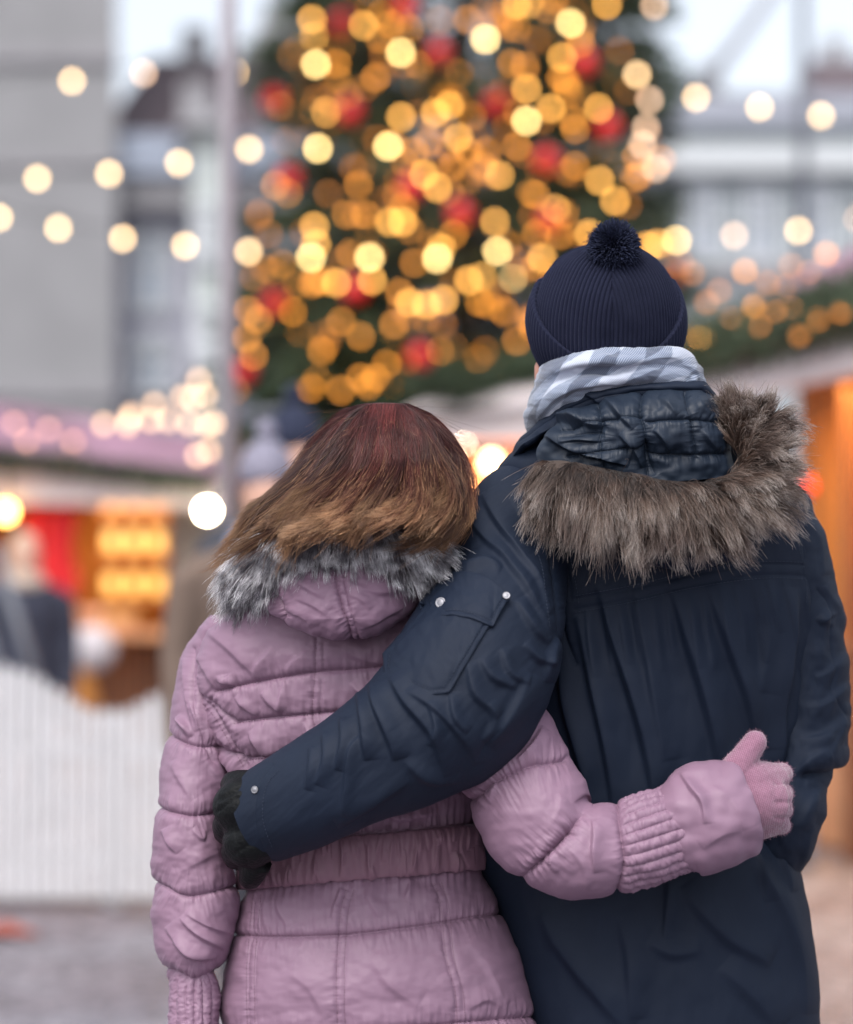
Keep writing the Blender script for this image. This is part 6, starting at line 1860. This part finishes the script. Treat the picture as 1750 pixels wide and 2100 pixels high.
def hair_strands(n, seed, nclump, clump, depth, noise, lmin, lmax, curl=.0, fly=.0, lock=.55):
    R = np.random.RandomState(seed)
    u = R.rand(n) * (len(GDs) - 1.001)
    cu = np.sort(R.rand(nclump) * (len(GDs) - 1.001)); cd = R.rand(nclump)
    lk = np.abs(u[:, None] - LOCK[None]).argmin(1)
    s_ = np.linspace(0, 1, 24)[None, :]
    # pull towards the big lock, then towards the small clump inside it
    mix = (lock * np.clip((s_ - .25) / .75, 0, 1) ** .9)
    ne = np.abs(u[:, None] - cu[None]).argmin(1)
    A = guide(u, 0); Lk = guide(LOCK[lk], 0); B = guide(np.clip(cu[ne] + R.normal(size=n) * .02, 0, 10.99), 0)
    w = (clump * s_ ** 1.1)[..., None]
    Q = A * (1 - w) + B * w
    Q = Q * (1 - mix[..., None]) + Lk * mix[..., None]
    du = np.clip(np.abs(u - LOCK[lk]) / .42, 0, 1)
    Q[..., 2] += (R.rand(n) * depth)[:, None] * np.clip(s_ * 4, 0, 1) - cd[ne][:, None] * .008 * s_
    Q[..., 2] += (.020 * (du ** 2 - .5) + .012 * np.sin(LPH[lk] * 3))[:, None] * np.clip((s_ - .2) * 1.6, 0, 1)
    Q[..., 0] += (R.normal(size=n)[:, None] * 10) * (1 - s_) ** 2
    Q[..., 1] += (np.abs(R.normal(size=n))[:, None] * 16) * (1 - s_) ** 3
    L = (lmin + (lmax - lmin) * R.rand(n)) * (.86 + .14 * cd[ne]) * (.93 + .1 * np.sin(LPH[lk] * 5))
    ph = LPH[lk][:, None]; am = (LAM[lk] * np.clip(.35 + u / 4, 0, 1))[:, None]
    cw = np.exp(-((u - 5.5) / 4.2) ** 4)[:, None]
    Q[..., 1] += 26 * cw * s_ ** 3
    Q[..., 2] -= (.062 * cw + .014) * np.clip((s_ - .45) / .4, 0, 1) ** 1.5
    Q[..., 0] += am * np.sin(s_ * 6.5 + ph) * s_ ** 1.5 + 6 * np.sin(s_ * 13 + cd[ne][:, None] * 6.28) * s_ ** 1.5
    Q[..., 1] += .45 * am * np.sin(s_ * 7 + ph * 1.7) * s_ ** 1.6
    Q[..., 2] += .010 * np.sin(s_ * 6 + ph * 2.3) * s_
    Q += np.cumsum(R.normal(size=(n, 24, 3)), 1) * np.array([1, 1, .0007]) * noise * s_[..., None]
    t = s_ * L[:, None] * 23; i = np.clip(np.floor(t).astype(int), 0, 22); fr = (t - i)[..., None]
    ar = np.arange(n)[:, None]
    Q = Q[ar, i] * (1 - fr) + Q[ar, i + 1] * fr
    if curl:
        q2 = np.clip((s_ - .65) / .35, 0, 1) ** 2
        sgn = np.where(LPH[lk] < 4.2, -1, 1)[:, None]
        Q[..., 0] += q2 * sgn * curl * (.4 + .6 * R.rand(n))[:, None]; Q[..., 1] -= q2 * curl * .9 * (.3 + .7 * R.rand(n))[:, None]
    if fly:
        d = R.normal(size=(n, 2))
        Q[..., 0] += (s_ ** 1.5) * d[:, :1] * fly; Q[..., 1] += (s_ ** 1.5) * (d[:, 1:] - .3) * fly
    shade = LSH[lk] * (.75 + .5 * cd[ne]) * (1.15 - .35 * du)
    return P(Q[..., 0], Q[..., 1], Q[..., 2]), shade


HAIR = hair_mat('red_brown_hair', [(0, (.080, .017, .016)), (.3, (.080, .016, .015)), (.6, (.062, .018, .014)), (.8, (.11, .045, .026)), (1.0, (.38, .22, .12))], .34, .38,
                patch=[(0, (.055, .013, .013)), (.3, (.05, .011, .011)), (.6, (.042, .012, .011)), (.8, (.070, .026, .017)), (1.0, (.26, .13, .07))], pscale=26, spec=.32, shade=True)
# scalp cap under the locks
cr = []
for i in range(40):
    t = i / 39.0
    row = []
    for u in np.linspace(0, len(GDs) - 1.001, 90):
        g_ = guide(np.array([u]), 0)[0]; k_ = t * 19; a = int(min(k_, 22)); fr = k_ - a
        q = g_[a] * (1 - fr) + g_[min(a + 1, 23)] * fr; row.append((q[0], q[1], q[2] + .014 * min(1, t * 3)))
    cr.append(row)
cr = np.array(cr); front = P(cr[..., 0], cr[..., 1], cr[..., 2])
# close round the far side of the head as a ring grid
far = cr[:, ::-1].copy()
xm = (cr[:, :1, 0] + cr[:, -1:, 0]) / 2; 
k_ = np.linspace(0, 1, 90)[None]
far[..., 1] = cr[:, -1:, 1] * (1 - k_) + cr[:, :1, 1] * k_
far[..., 0] = cr[:, -1:, 0] * (1 - k_) + cr[:, :1, 0] * k_
far[..., 2] = (cr[:, -1:, 2] * (1 - k_) + cr[:, :1, 2] * k_) + np.sin(k_ * math.pi) * np.linspace(0.01, .075, 40)[:, None] ** 1.0
back_g = P(far[..., 0], far[..., 1], far[..., 2])
ringg = np.concatenate([front, back_g[:, 1:-1]], 1)
HB = simple('hair_underlayer', (.045, .013, .010), .6, .3, 60)
hairb = grid_obj('hair', cap_grid(ringg), HB, woman)
hl = [hair_strands(27000, 21, 110, .75, .018, .5, .80, 1.06, lock=.68), hair_strands(12000, 22, 60, .88, .004, .5, .84, 1.16, curl=30, lock=.84), hair_strands(5500, 23, 300, .1, .004, 2.2, .6, 1.12, fly=10, lock=.2)]
hf, sf_ = hair_strands(5000, 25, 60, .5, .02, .5, .7, 1.0); hf[..., 1] = .12 - (hf[..., 1] - .06) * .35
hs = np.concatenate([h_[0] for h_ in hl] + [hf]); shd = np.concatenate([h_[1] for h_ in hl] + [sf_])
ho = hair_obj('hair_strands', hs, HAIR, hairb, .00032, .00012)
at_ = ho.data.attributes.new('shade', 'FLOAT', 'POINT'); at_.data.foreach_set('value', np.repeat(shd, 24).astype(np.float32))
fl_, sf2 = hair_strands(320, 31, 200, .05, .002, 2.0, .25, .75, fly=34, lock=0)
fo = hair_obj('flyaway_strands', fl_, HAIR, hairb, .00013, .00008)
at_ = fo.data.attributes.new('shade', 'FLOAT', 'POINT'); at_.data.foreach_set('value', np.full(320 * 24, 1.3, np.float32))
